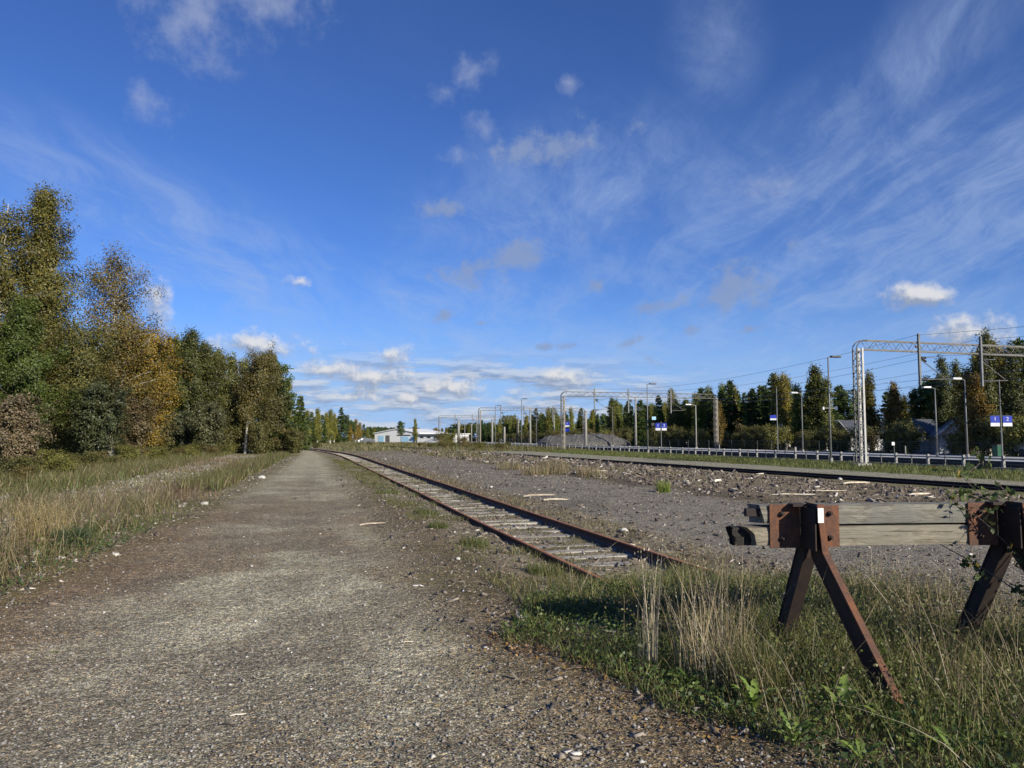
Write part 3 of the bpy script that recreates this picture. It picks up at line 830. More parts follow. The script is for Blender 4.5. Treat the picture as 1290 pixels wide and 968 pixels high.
bush(172, 56, 512, 2.0, 9000, .16, [(.13, .095, .045), (.10, .085, .035), (.15, .11, .05)], 'willow_bush', 'brown green shrub at the foot of the golden birch', 33)
bush(262, 70, 512, 2.3, 9000, .18, [(.11, .115, .05), (.085, .09, .035), (.13, .13, .06)], 'willow_bush', 'pale sage green willow before the full dark birch', 34)
bush(222, 72, 525, 2.0, 7000, .18, [(.045, .055, .022), (.06, .07, .026)], 'willow_bush', 'low dark shrub below the full dark birch', 35)
bush(325, 78, 540, 1.3, 4500, .16, [(.10, .10, .03), (.13, .12, .04)], 'willow_bush', 'small yellow green shrub right of the white trunk', 36)
bush(200, 66, 536, 1.9, 6000, .16, [(.11, .10, .035), (.14, .12, .04)], 'willow_bush', 'low olive shrub under the golden birch', 37)

# shared kinds for the far tree lines
protos = []
for i, (kind, H, R, cols) in enumerate([('birch', 11, 2.1, [(.15, .145, .032), (.11, .115, .028)]), ('birch', 11.5, 1.8, [(.13, .13, .032), (.18, .155, .036)]),
                                         ('birch', 10, 2.4, [(.18, .14, .03), (.14, .12, .028), (.22, .13, .03)]), ('spruce', 11, 1.9, DKGRN), ('spruce', 12, 1.6, [(.03, .05, .02), (.05, .07, .026)]),
                                         ('pine', 11, 2.2, [(.045, .07, .028), (.06, .085, .03)]), ('birch', 12.5, 2.5, [(.10, .108, .032), (.14, .135, .038)])]):
    if kind == 'spruce':
        tb, cr = make_spruce(H, R, 7000, .36, cols, seed=100 + i)
        protos.append(('spruce_tree', tb.mesh('trunk', M['bark']), cr, H))
    elif kind == 'pine':
        tb, cr = make_deciduous(H, R, .38, 34, 6500, .30, cols, None, env=env_round, rise=.35, droop=0, spread=.30, seed=100 + i)
        protos.append(('pine_tree', tb.mesh('trunk', M['bark']), cr, H))
    else:
        tb, cr = make_deciduous(H, R, .13, 50, 11000, .22, cols, None, spread=.38, droop=.7, seed=100 + i, gap=.2 if i != 6 else .35, rise=.95, env=lambda t: np.clip(t * 4, 0, 1) ** .5 * (1 - t) ** (.95 if i != 6 else .65))
        protos.append(('birch_tree', tb.mesh('trunk', M['birch']), cr, H))
KIND_WORD = {'birch_tree': 'birch', 'spruce_tree': 'spruce', 'pine_tree': 'pine'}
def far_tree(i, x, y, h, label, group, wide=1.0, color=None, z=None):
    nm, tm, cr, H = protos[i]; s_ = h / H
    color = color or (1.5, 1.5, 1.15)
    return plant_tree(nm, (tm, cr), None, x, y, label, 'tree', group, spin(), (s_ * wide, s_ * wide, s_), color, z)

# filler behind the left tree line
for i in range(26):
    px = -60 + i * 17.5; Y = 70 + 1.3 * i + random.uniform(-4, 4)
    topy = np.interp(px, [-60, 90, 200, 240, 300, 345, 400], [400, 440, 432, 430, 452, 462, 520]) + random.uniform(-8, 8)
    x, y = at(px, Y)
    j = random.choice([3, 3, 5, 6, 0, 1])
    far_tree(j, x, y, hgt(topy, Y), 'dark %s deep inside the wood behind the left tree line' % KIND_WORD[protos[j][0]], 'trees inside the left wood', 1.15)
# right of the spruce: receding line of trees at the end of the road
G = 'trees at the far end of the road'
ends = [(368, 502, 150, 4), (379, 505, 165, 4), (373, 520, 150, 0), (386, 516, 175, 0), (392, 518, 185, 3), (400, 514, 195, 0), (406, 522, 205, 3), (411, 519, 210, 1), (416, 515, 215, 0), (421, 520, 222, 1), (429, 513, 230, 4), (433, 523, 235, 5),
        (438, 527, 245, 3), (443, 530, 250, 5), (448, 528, 260, 2), (453, 532, 270, 2), (458, 534, 280, 3), (463, 538, 300, 0), (383, 524, 168, 5), (396, 524, 190, 1), (424, 526, 225, 3), (441, 535, 240, 2)]
for q, (px, ty, Y, j) in enumerate(ends):
    x, y = at(px, Y)
    far_tree(j, x, y, hgt(ty, Y), '%s in the receding tree row where the road ends, %s' % (KIND_WORD[protos[j][0]], ['left part', 'middle part', 'right part'][0 if px < 400 else 1 if px < 430 else 2]), G, 1.25)
G = 'trees on the far horizon'
for i in range(74):
    px = 462 + i * 3.4 + random.uniform(-1.5, 1.5); Y = random.uniform(400, 470)
    ty = np.interp(px, [462, 480, 540, 580, 620, 660, 720], [540, 539, 541, 535, 534, 537, 532]) + random.uniform(-2.5, 3)
    x, y = at(px, Y); j = random.choice([0, 2, 3, 5, 1, 5])
    far_tree(j, x, y, hgt(ty, Y), 'small far %s on the horizon behind the white building and the bridge' % KIND_WORD[protos[j][0]], G, 1.8)
# right-hand tree line behind the station
G = 'trees behind the station on the right'
tops = [(600, 537), (640, 524), (655, 521), (675, 518), (700, 520), (730, 518), (750, 516), (770, 500), (785, 503), (815, 505), (845, 489), (862, 505), (880, 492), (905, 488), (922, 478), (935, 500), (955, 484), (980, 468), (1000, 485), (1015, 490), (1030, 460), (1050, 475), (1075, 480),
        (1100, 470), (1125, 482), (1150, 492), (1190, 446), (1215, 465), (1245, 415), (1262, 440), (1290, 425), (1400, 420)]
tx = [a[0] for a in tops]; ty_ = [a[1] for a in tops]
yy = 26.0
cnt = 0
while yy < 300:
    v = 67 + random.uniform(-2.5, 2.5)
    X = v * cT - yy * sT; Yc = v * sT + yy * cT; px = 645 + F_PX * X / Yc
    if px > 1400: yy += 2; continue
    gapz = (1048 < px < 1108) or (1142 < px < 1216)
    topy = np.interp(px, tx, ty_) + random.choice([-5, 0, 4, 8, 14]) + random.uniform(-2, 3)
    if gapz: v += 17; X = v * cT - yy * sT; Yc = v * sT + yy * cT; topy += 4
    h = hgt(topy, Yc)
    j = random.choice([0, 1, 0, 3, 4, 3, 1, 4] if px < 1030 else [6, 2, 6, 1, 0, 6])
    far_tree(j, v, yy, h, '%s of the long tree line beyond the platforms' % KIND_WORD[protos[j][0]], G, random.uniform(1.0, 1.45), (random.uniform(1.05, 1.5), random.uniform(1.3, 1.6), 1.1))
    yy += random.uniform(.9, 1.8) if yy < 130 else random.uniform(2.2, 3.6)
yy = 20.0
while yy < 330:
    v = 76 + random.uniform(-3, 4) + (10 if 40 < yy < 95 else 0)
    X = v * cT - yy * sT; Yc = v * sT + yy * cT; px = 645 + F_PX * X / Yc
    topy = np.interp(px, tx, ty_) + random.uniform(-2, 16)
    j = random.choice([3, 4, 5, 0, 6])
    far_tree(j, v, yy, hgt(topy, Yc), 'shaded %s in the second row of the wood beyond the platforms' % KIND_WORD[protos[j][0]], 'second row of trees on the right', 1.2)
    yy += random.uniform(1.9, 3.0) if yy < 160 else 5
yy = 20.0
while yy < 360:
    v = 90 + random.uniform(-3, 3); X = v * cT - yy * sT; Yc = v * sT + yy * cT; px = 645 + F_PX * X / Yc
    if px < 1400:
        j = random.choice([3, 4, 0, 1]); far_tree(j, v, yy, hgt(np.interp(px, tx, ty_) + random.uniform(4, 16), Yc), 'tree in the rearmost row', 'rearmost row of trees on the right', 1.5)
    yy += random.uniform(2.6, 4.2) if yy < 160 else 6
# individual trees that stand out on the right
for px, ty0, v, j, wd, col, lab in [
        (1246, 413, 62, 6, .95, (.85, .9, .9), 'tall airy aspen whose top crosses the gantry beam near the right edge'),
        (1192, 446, 70, 6, 1.0, (.8, .9, 1.0), 'grey green aspen standing behind the white gabled house'),
        (1206, 452, 72, 1, 1.0, (.75, .85, .95), 'second aspen behind the gabled house, slightly lower'),
        (1232, 470, 60, 2, 1.1, (1.0, .9, .8), 'reddish brown birch left of the blue platform signs'),
        (1280, 428, 60, 6, 1.1, (.7, .75, .7), 'dark aspen at the right edge of the view'),
        (1128, 480, 64, 2, 1.0, (1.1, 1.0, .9), 'orange brown birch between the gantry column and the house'),
        (1098, 466, 66, 1, 1.1, (.95, .9, .8), 'birch directly right of the lattice gantry column'),
        (1028, 458, 66, 0, 1.2, (.85, .9, .8), 'broad green birch left of the tall lamp post'),
        (980, 469, 66, 1, .9, (1, 1, .9), 'slender tall birch behind the pole with the single blue sign'),
        (845, 489, 66, 1, .9, (1, 1, .95), 'pointed birch behind the pair of small blue signs'),
        (771, 500, 64, 0, 1.0, (1.05, 1.05, .9), 'pale green birch at the right end of the stone heap'),
        (906, 505, 58, 2, .9, (1, .95, .85), 'low red brown birch behind the far leg of the second gantry')]:
    yv, Yc = col_y(px, v)
    far_tree(j, v, yv, hgt(ty0, Yc), lab, None, wd, col)
# aspen saplings in front of the white building
for px, ty0, Y, lab in [(505, 531, 205, 'small dark tree in front of the white building, left one'), (523, 527, 210, 'small pale birch in front of the white building, right one')]:
    x, y = at(px, Y); far_tree(0 if px > 510 else 5, x, y, hgt(ty0, Y), lab, None, 1.0)

# shrubs: shared foliage meshes
shr = []
for i, cols in enumerate([[(.095, .10, .03), (.14, .13, .036)], [(.19, .145, .05), (.14, .115, .04)], [(.15, .16, .038), (.20, .18, .046)]]):
    tb, cr = make_deciduous(2.4, 1.6, .02, 40, 4500, .15, cols, None, env=env_round, rise=.7, droop=.3, spread=.22, seed=200 + i, tr=.008)
    shr.append((tb.mesh('stem', M['bark']), cr))
def shrub(i, x, y, s_, label, group, flat=1.0, color=None):
    o = empty('shrub', (x, y, float(zg(np.array([x]), np.array([y]))[0]) - .03), spin(), label, 'shrub', group)
    o.scale = (s_, s_, s_ * flat)
    link('stem', shr[i][0], o); link('foliage', shr[i][1], o, color=color)
yy = 24
while yy < 230:
    pxh = 645 + F_PX * (59 * cT - yy * sT) / (59 * sT + yy * cT)
    if pxh > 1400: yy += 2; continue
    lowg = .62 if (1040 < pxh < 1112 or 1140 < pxh < 1222) else 1.0
    shrub(random.choice([0, 0, 1, 2, 0]), 59 + random.uniform(-2, 2.5), yy, random.uniform(.8, 1.25) * (lowg + .24 if lowg < 1 else 1), 'bush of the undergrowth below the trees beyond the platforms', 'undergrowth behind the platforms')
    yy += random.uniform(1.3, 2.3) * (1 if yy < 120 else 2)
for i in range(30):
    px = random.uniform(548, 640); Y = random.uniform(95, 150)
    x, y = at(px, Y)
    if x - float(ip(T2, np.array([y]))[0]) > 3:
        shrub(random.choice([1, 1, 0, 2]), x, y, random.uniform(.35, .6), 'low brown and green shrub beyond the second track near the far poles', 'low shrubs beyond the second track', .55)
for px, Y, s_, fl, lab in [(566, 130, 1.05, .85, 'rounded green bush left of the pale grey pole'), (556, 150, 1.1, .8, 'olive bush touching the right end of the white building'), (584, 120, .8, .8, 'brown bush right of the pale grey pole')]:
    x, y = at(px, Y); shrub(2 if 'green' in lab else 1, x, y, s_, lab, None, fl)
for i in range(26):
    px = random.uniform(395, 560); Y = random.uniform(105, 190); x, y = at(px, Y)
    if abs(x - float(ip(T1, np.array([y]))[0])) > 2 and abs(x - float(ip(T2, np.array([y]))[0])) > 2 and x > float(ip(RR, np.array([y]))[0]) + 1:
        shrub(random.choice([1, 2, 0]), x, y, random.uniform(.35, .65), 'low weedy shrub where the two rusty tracks come together', 'low shrubs between the far tracks', .4)
for i in range(34):
    yv = 30 + 60 * random.random(); 
    shrub(random.choice([0, 1, 2]), -9.5 - 3.2 * random.random() + (0 if yv < 62 else 2.6), yv, random.uniform(.3, .6), 'knee high shrub in the rough grass before the left tree line', 'knee high shrubs on the left', .7)

for i in range(26):
    px = -40 + i * 16.5; Y = 66 + i * .7 + random.uniform(-2, 2); x, y = at(px, Y)
    shrub(random.choice([0, 0, 1]), x, y, random.uniform(.9, 1.25), 'dark bush closing the gaps below the left wood', 'knee high shrubs on the left')
# ------------------------------------------------------------------ grass
def blades(P, h, wd, lean, cols, seg=2, az=None, curl=.5):
    """P (n,2) base points on the ground."""
    n = len(P)
    az = rng.random(n) * 2 * pi if az is None else az
    dirx, diry = np.cos(az), np.sin(az)
    fa_ = rng.random(n) * pi; wx, wy = np.cos(fa_), np.sin(fa_)
    z0 = zg(P[:, 0], P[:, 1]) - .01
    V = []; Cc = []
    for k in range(seg + 1):
        t = k / seg
        out = lean * h * (t ** 1.7)
        zz = h * t * (1 - curl * lean * t * .6)
        cx = P[:, 0] + dirx * out; cy = P[:, 1] + diry * out
        sh = .82 + .3 * t
        if k < seg:
            ww = wd * (1 - .75 * t) / 2
            V += [np.stack([cx - wx * ww, cy - wy * ww, z0 + zz], -1), np.stack([cx + wx * ww, cy + wy * ww, z0 + zz], -1)]
            Cc += [cols, cols]
        else:
            V.append(np.stack([cx, cy, z0 + zz], -1)); Cc.append(cols)
    k = 2 * seg + 1
    V = np.stack(V, 1).reshape(-1, 3); Cc = np.stack(Cc, 1).reshape(-1, 3)
    o = (np.arange(n) * k)[:, None]
    Fs = [o + np.array([2 * i, 2 * i + 1, 2 * i + 3, 2 * i + 2]) for i in range(seg - 1)]
    Q_ = np.concatenate(Fs, 0) if Fs else np.zeros((0, 4), int)
    T_ = o + np.array([2 * seg - 2, 2 * seg - 1, 2 * seg])
    return V, Q_, T_, Cc
def blade_mesh(name, sets):
    Vs, Qs, Ts, Cs = [], [], [], []; b = 0
    for V, Q_, T_, c in sets:
        Vs.append(V); Qs.append(Q_ + b); Ts.append(T_ + b); Cs.append(c); b += len(V)
    return np_mesh(name, np.concatenate(Vs), [np.concatenate(Qs), np.concatenate(Ts)], M['plant'], np.concatenate(Cs))
def clumpy(n, x0, x1, y0, y1, sc=1.2, thr=.5, seed=50, ypow=1.0):
    x = x0 + (x1 - x0) * rng.random(n * 3); y = y0 + (y1 - y0) * rng.random(n * 3) ** ypow
    p = sstep(thr - .10, thr + .10, fbm(x, y, sc, seed))
    k_ = rng.random(n * 3) < p
    return np.stack([x[k_][:n], y[k_][:n]], -1)
DRY = [(.40, .32, .18), (.30, .23, .12), (.48, .40, .25), (.22, .16, .09)]
GRN = [(.085, .115, .028), (.12, .145, .035), (.06, .085, .022), (.17, .17, .05)]
OLV = [(.12, .115, .04), (.17, .14, .06), (.09, .09, .03), (.22, .17, .085)]
MAU = [(.14, .085, .065), (.17, .11, .08), (.11, .07, .05)]

# around the buffer stop: dense mixed weeds
sets = []
def inzone(P):
    x, y = P[:, 0], P[:, 1]
    left = np.interp(y, [0, 2.2, 3.2, 4.4, 5.5, 6.6, 7.6, 8.6], [3.6, 3.1, 2.75, 2.35, 2.0, 1.75, 2.3, 3.2]) + (fbm(x, y, 2.5, 61) - .5) * .5
    return P[(x > left) & (x < 7.6 - .9 * sstep(4.5, 8.5, y) * 1.6) & (y < 8.6 - .35 * np.abs(x - 4.4))]
P = inzone(clumpy(60000, 1.6, 7.6, 1.2, 9.2, 1.1, .36, 60)); n = len(P)
hh = (.10 + .28 * rng.random(n)) * (.45 + .9 * fbm(P[:, 0], P[:, 1], 1.1, 62)) * np.interp(P[:, 0], [1.8, 3.0, 3.6, 7], [.45, .7, 1.2, 1.3]) * (1 - .45 * sstep(4.6, 5.6, P[:, 1]) * sstep(4.2, 4.8, P[:, 0])) * (1 - .3 * (1 - sstep(3.4, 4.4, P[:, 1])))
sets.append(blades(P, hh, .0045 + .004 * rng.random(n), .2 + .7 * rng.random(n), pal(n, OLV + GRN, [3, 1.5, 2, 1, 3, 3.5, 1.5, 2]) * 1.35, 3))
tag(link('weedy_grass', blade_mesh('weedy_grass', sets)), 'mixed green and olive grass growing around the buffer stop', 'grass', kind='stuff')
sets = []
P = inzone(clumpy(2600, 2.6, 7.4, 1.5, 8.6, .9, .58, 65)); n = len(P)
sets.append(blades(P, .25 + .45 * rng.random(n), .003 + .0025 * rng.random(n), .1 + .5 * rng.random(n), pal(n, DRY, [3, 3, 2, 3]), 4))
# thin tangled dry stalks
P = inzone(clumpy(260, 2.8, 7.2, 1.8, 8.6, .9, .35, 66)); n = len(P)
sets.append(blades(P, .6 + .5 * rng.random(n), .0045 + .002 * rng.random(n), .4 + .9 * rng.random(n), pal(n, [(.34, .27, .19), (.42, .36, .26)], None), 5))
tag(link('dry_grass', blade_mesh('dry_grass', sets)), 'dry straw coloured grass stalks standing among the weeds at the buffer stop', 'dry grass', kind='stuff')
# low leafy ground cover, small round leaves
def leafcover(name, P, hmin, hmax, ls, cols, label, wts=None, flat=.6):
    n = len(P); z = zg(P[:, 0], P[:, 1]) + hmin + (hmax - hmin) * rng.random(n)
    P3 = np.column_stack([P, z])
    a = rng.normal(size=(n, 3)); a[:, 2] = np.abs(a[:, 2]) * .4 + .1; a /= np.linalg.norm(a, axis=1, keepdims=True)
    V, F, CC = leaf_quads(P3, ls * (.5 + rng.random(n)), pal(n, cols, wts, .25), aspect=.7, axis_dir=a * 1.2)
    tag(link(name, np_mesh(name, V, [F], M['plant'], CC)), label, 'ground cover', kind='stuff')
P = inzone(clumpy(46000, 1.6, 6.8, 1.2, 8.4, 1.5, .38, 70))
P = P[P[:, 0] < 5.2 + rng.normal(0, .8, len(P))]
leafcover('clover_cover', P, .0, .13, .028, [(.06, .10, .028), (.10, .145, .036), (.04, .07, .02), (.16, .20, .055)], 'low dark green clover and small leafed weeds edging the road by the buffer stop')
y = 1.8 + 5.6 * rng.random(4200)
left = np.interp(y, [0, 2.2, 3.2, 4.4, 5.5, 6.6, 7.6, 8.6], [3.6, 3.1, 2.75, 2.35, 2.0, 1.75, 2.3, 3.2])
P = np.stack([left + rng.normal(0, .20, 4200), y], -1); P = P[rng.random(len(P)) < .1 + .8 * sstep(.45, .62, fbm(P[:, 0], P[:, 1], 2.2, 71))]
leafcover('fallen_leaves', P, .004, .02, .024, [(.20, .11, .045), (.13, .08, .045), (.34, .21, .06), (.10, .06, .04)], 'small fallen brown and yellow leaves along the road edge')

# left verge
sets = []
P = clumpy(46000, -13, -2.2, 6, 62, .55, .44, 80, 1.5); lim = ip(RL, P[:, 1]) - .15 + (fbm(P[:, 0], P[:, 1], 1.2, 81) - .5) * 1.0
P = P[P[:, 0] < lim]; 
rubp = (P[:, 0] > -6.9) & (P[:, 0] < -4.2) & (P[:, 1] > 14); P = P[~rubp | (rng.random(len(P)) < .32)]; n = len(P)
m = fbm(P[:, 0], P[:, 1], .35, 82); dist = np.hypot(P[:, 0], P[:, 1])
m2 = m + rng.normal(0, .03, n)
cl = np.where((m2 < .42)[:, None], pal(n, GRN + GRN + OLV, None), np.where((m2 < .52)[:, None], pal(n, OLV + DRY[:1], None), pal(n, MAU + MAU + DRY[:2] + OLV[:2], None)))
dl = ip(RL, P[:, 1]) - P[:, 0]
hh = (.12 + .42 * rng.random(n) ** 1.4) * (.30 + .70 * sstep(.1, 1.6, dl)) * (.6 + .9 * m)
sets.append(blades(P, hh, (.005 + .006 * rng.random(n)) * (1 + dist * .035), .2 + .6 * rng.random(n), cl, 2))
P = clumpy(11000, -8.5, -3.2, 7, 22, .8, .42, 83, 1.2); P = P[P[:, 0] < ip(RL, P[:, 1]) - .35]; n = len(P)
sets.append(blades(P, .25 + .45 * rng.random(n), .006 + .006 * rng.random(n), .15 + .7 * rng.random(n), pal(n, OLV + MAU + DRY[:3] + GRN[:2], None), 3))
P = clumpy(26000, -15.5, -6.8, 20, 92, .3, .34, 84, 1.0); P = P[P[:, 0] < ip(RL, P[:, 1]) - 1.2]; n = len(P)
sets.append(blades(P, .22 + .45 * rng.random(n), .022 + .02 * rng.random(n), .15 + .5 * rng.random(n), pal(n, OLV + GRN[:2] + DRY[:1], [3, 2, 3, 1, 3, 3, .6]), 2))
x = ip(RL, np.linspace(26, 90, 9000)) - .5 - 1.7 * rng.random(9000) ** 1.2; P = np.stack([x, np.linspace(26, 90, 9000)], -1)
P = P[rng.random(len(P)) < sstep(.35, .5, fbm(P[:, 0], P[:, 1], .4, 86))]; n = len(P)
sets.append(blades(P, .2 + .45 * rng.random(n), .02 + .018 * rng.random(n), .15 + .5 * rng.random(n), pal(n, OLV + GRN + MAU[:1], None), 2))
tag(link('verge_grass', blade_mesh('verge_grass', sets)), 'rough green, olive and reddish verge grass left of the gravel road', 'grass', kind='stuff')
P = clumpy(7000, -6.5, -2.6, 7, 16, 1.0, .42, 88); P = P[P[:, 0] < ip(RL, P[:, 1]) - .05]
leafcover('verge_clover', P, 0, .08, .035, [(.05, .10, .035), (.07, .12, .04), (.10, .13, .04)], 'low green weeds at the near left road edge')

P = clumpy(26000, -12, -2.6, 7, 60, .6, .46, 182, 1.4); P = P[P[:, 0] < ip(RL, P[:, 1]) - .3]
hsel = rng.random(len(P)) < .5
leafcover('verge_weeds', P[hsel], .04, .42, .040, MAU + OLV, 'reddish brown and olive small leafed weeds mixed through the left verge grass')
leafcover('verge_herbs', P[~hsel], .02, .30, .036, GRN + OLV[:1], 'green small leafed weeds mixed through the left verge grass')
P = inzone(clumpy(22000, 2.6, 7.4, 1.3, 8.4, .9, .42, 170))
leafcover('weed_leaves', P, .06, .36, .020, [(.15, .17, .045), (.11, .13, .035), (.19, .17, .07), (.13, .10, .06)], 'small leaves of upright olive weeds around the buffer stop')
# along and between the rails, the yard edge, the green strip, the far end
sets = []
def tuftset(cx, cy, r, n, h, cols, lean=.5, wd=.006, seg=3):
    a = rng.random(n) * 2 * pi; rr = r * np.sqrt(rng.random(n)); P = np.stack([cx + rr * np.cos(a), cy + rr * np.sin(a)], -1)
    return blades(P, h * (.45 + .6 * rng.random(n)), wd * (.7 + .6 * rng.random(n)), lean * (.3 + rng.random(n)), pal(n, cols, None), seg)
P = clumpy(9000, 2.2, 3.5, 7.5, 60, .9, .50, 90, 1.4); n = len(P)
sets.append(blades(P, .05 + .14 * rng.random(n), .006 + .012 * P[:, 1] / 40, .3 + .6 * rng.random(n), pal(n, OLV + GRN, None), 2))
P = clumpy(5500, 3.75, 5.05, 7.5, 60, 1.3, .56, 91, 1.4); n = len(P)
sets.append(blades(P, .04 + .10 * rng.random(n), .006 + .010 * P[:, 1] / 40, .3 + .6 * rng.random(n), pal(n, OLV + GRN, None), 2))
P = clumpy(3500, 5.3, 6.1, 7.5, 50, .9, .52, 92, 1.3); n = len(P)
sets.append(blades(P, .05 + .12 * rng.random(n), .006 + .010 * P[:, 1] / 40, .3 + .6 * rng.random(n), pal(n, OLV + DRY[:2], None), 2))
P = clumpy(4200, 11.2, 17, 26, 62, .6, .60, 93, 1.0); n = len(P)
sets.append(blades(P, (.04 + .26 * rng.random(n)) * (.2 + 1.3 * sstep(.35, .65, fbm(P[:, 0], P[:, 1], 1.3, 99))), .014 + .01 * rng.random(n), .2 + .6 * rng.random(n), pal(n, OLV + DRY[:2] + GRN[:1], None), 2))
P = clumpy(7000, 11.5, 21, 60, 112, .35, .53, 94, 1.0); P = P[np.abs(P[:, 0] - ip(T2, P[:, 1])) > 1.3]; n = len(P)
sets.append(blades(P, .10 + .25 * rng.random(n), .03 + .02 * rng.random(n), .2 + .6 * rng.random(n), pal(n, OLV + DRY[:1] + GRN[:2], None), 2))
tag(link('track_weeds', blade_mesh('track_weeds', sets)), 'short weeds along the rusty rails and over the chip covered strip', 'weeds', kind='stuff')
sets = []
P = clumpy(34000, 27.2, 35.7, 16, 100, .5, .30, 95, 1.1)
P = P[P[:, 0] > 27.6 + (fbm(P[:, 0], P[:, 1], .9, 96) - .5) * 1.6]; n = len(P)
sets.append(blades(P, .10 + .22 * rng.random(n), .018 + .018 * P[:, 1] / 60, .2 + .6 * rng.random(n), pal(n, [(.11, .145, .03), (.085, .115, .026), (.15, .16, .04), (.18, .16, .06)], None), 2))
P = clumpy(16000, 21, 36, 90, 190, .2, .36, 97, 1.0); P = P[(P[:, 0] - ip(T2, P[:, 1])) > 1.5]; n = len(P)
sets.append(blades(P, .2 + .5 * rng.random(n), .05 + .04 * rng.random(n), .2 + .6 * rng.random(n), pal(n, OLV + GRN[:2] + MAU[:1], None), 2))
tag(link('strip_grass', blade_mesh('strip_grass', sets)), 'bright green grass strip in front of the station fence', 'grass', kind='stuff')
sets = []
P = np.stack([-25 + 60 * rng.random(34000), 96 + 150 * rng.random(34000)], -1)
ok = (np.abs(P[:, 0] - ip(T1, P[:, 1])) > 1.6) & (np.abs(P[:, 0] - ip(T2, P[:, 1])) > 1.6) & ((P[:, 0] > ip(RR, P[:, 1]) + .8) | (P[:, 0] < ip(RL, P[:, 1]) - .5)) & (rng.random(len(P)) < sstep(.38, .52, fbm(P[:, 0], P[:, 1], .12, 98)))
P = P[ok]; n = len(P)
sets.append(blades(P, .2 + .5 * rng.random(n), .06 + .05 * rng.random(n), .2 + .6 * rng.random(n), pal(n, OLV + GRN[:2] + DRY[:1], None), 2))
tag(link('far_grass', blade_mesh('far_grass', sets)), 'rough olive grass around the far bend of the road and tracks', 'grass', kind='stuff')

# single tufts one can point at
def tuft(x, y, r, n, h, cols, label, lean=.35, wd=.006, seg=4, group=None):
    z = float(zg(np.array([x]), np.array([y]))[0])
    V, Q_, T_, c = tuftset(x, y, r, n, h, cols, lean, wd, seg)
    V = V - np.array((x, y, z)); fs = [Q_, T_]
    if h > .7:      # seed heads along the last part of every stalk
        k = 2 * seg + 1; tip = V[k - 1::k]; pre = V[k - 3::k]
        hp = np.concatenate([pre + (tip - pre) * f for f in (.35, .55, .75, .92)]); d_ = np.tile((tip - pre) / (np.linalg.norm(tip - pre, axis=1, keepdims=True) + 1e-6), (4, 1))
        ct_ = np.tile(c[k - 1::k], (4, 1)) * .85
        V2, F2, C2 = leaf_quads(hp, .022 * (.6 + .8 * rng.random(len(hp))) * (wd / .0075), ct_, aspect=.35, axis_dir=d_ * 1.8)
        fs = [np.concatenate([Q_, F2 + len(V)]), T_]; V = np.concatenate([V, V2]); c = np.concatenate([c, C2])
    me = np_mesh('grass_tuft', V, fs, M['plant'], c)
    tag(link('grass_tuft', me, loc=(x, y, z)), label, 'grass tuft', group)
tuft(2.86, 4.95, .26, 165, 1.02, DRY + [(.5, .44, .3)], 'tallest pale dry grass tuft just left of the buffer stop', .30, .0062, 5)
tuft(3.15, 5.3, .32, 80, .75, DRY + OLV[:2], 'looser brown grass tuft under the charred beam end', .45, .006, 5)
tuft(2.50, 5.25, .08, 30, .98, [(.55, .48, .33), (.45, .38, .25)], 'thin upright bunch of straw stalks left of the tallest tuft', .10, .008, 5)
tuft(2.95, 4.55, .20, 600, .48, OLV + GRN + DRY[:1], 'yellow green grass tuft below the tallest dry tuft', .4, .005, 4)
tuft(-4.6, 11.0, .34, 420, .95, [(.36, .32, .13), (.42, .38, .2), (.26, .24, .09)], 'yellow dry grass tuft leaning right at the left edge of the picture', .38, .008)
tuft(-4.15, 14.3, .45, 480, .75, [(.34, .26, .11), (.42, .33, .17), (.24, .2, .08)], 'wide golden dry grass tuft beside the small round green weed', .35, .009)
tuft(-3.55, 13.7, .26, 700, .42, [(.04, .075, .03), (.06, .10, .035)], 'small round dark green weed at the left road edge', .6, .012)
tuft(11.1, 22.0, .22, 420, .48, [(.20, .26, .04), (.28, .32, .07), (.14, .2, .035)], 'bright green grass tuft alone at the edge of the chip strip', .35, .010)
for k_, (x, y, r, h) in enumerate([(10.4, 33.5, .7, .65), (11.6, 34.5, .8, .8), (12.3, 31.5, .6, .55), (10.9, 40, .8, .6)]):
    tuft(x, y, r, 420, h, OLV + DRY, ['left', 'tallest', 'right', 'farthest'][k_] + ' weed clump of the group on the far side of the yard', .35, .014, 3, 'weed clumps across the yard')
for k_, (x, y, r, h) in enumerate([(2.75, 12.2, .24, .22), (2.55, 14.6, .2, .18), (2.8, 17.5, .3, .2), (2.6, 24, .4, .2), (3.1, 9.6, .25, .22)]):
    tuft(x, y, r, 330, h, GRN + OLV[:1], ['second nearest', 'middle', 'fourth', 'farthest', 'nearest'][k_] + ' green tuft in the row between the road and the left rail', .5, .009, 3, 'green tufts beside the left rail')

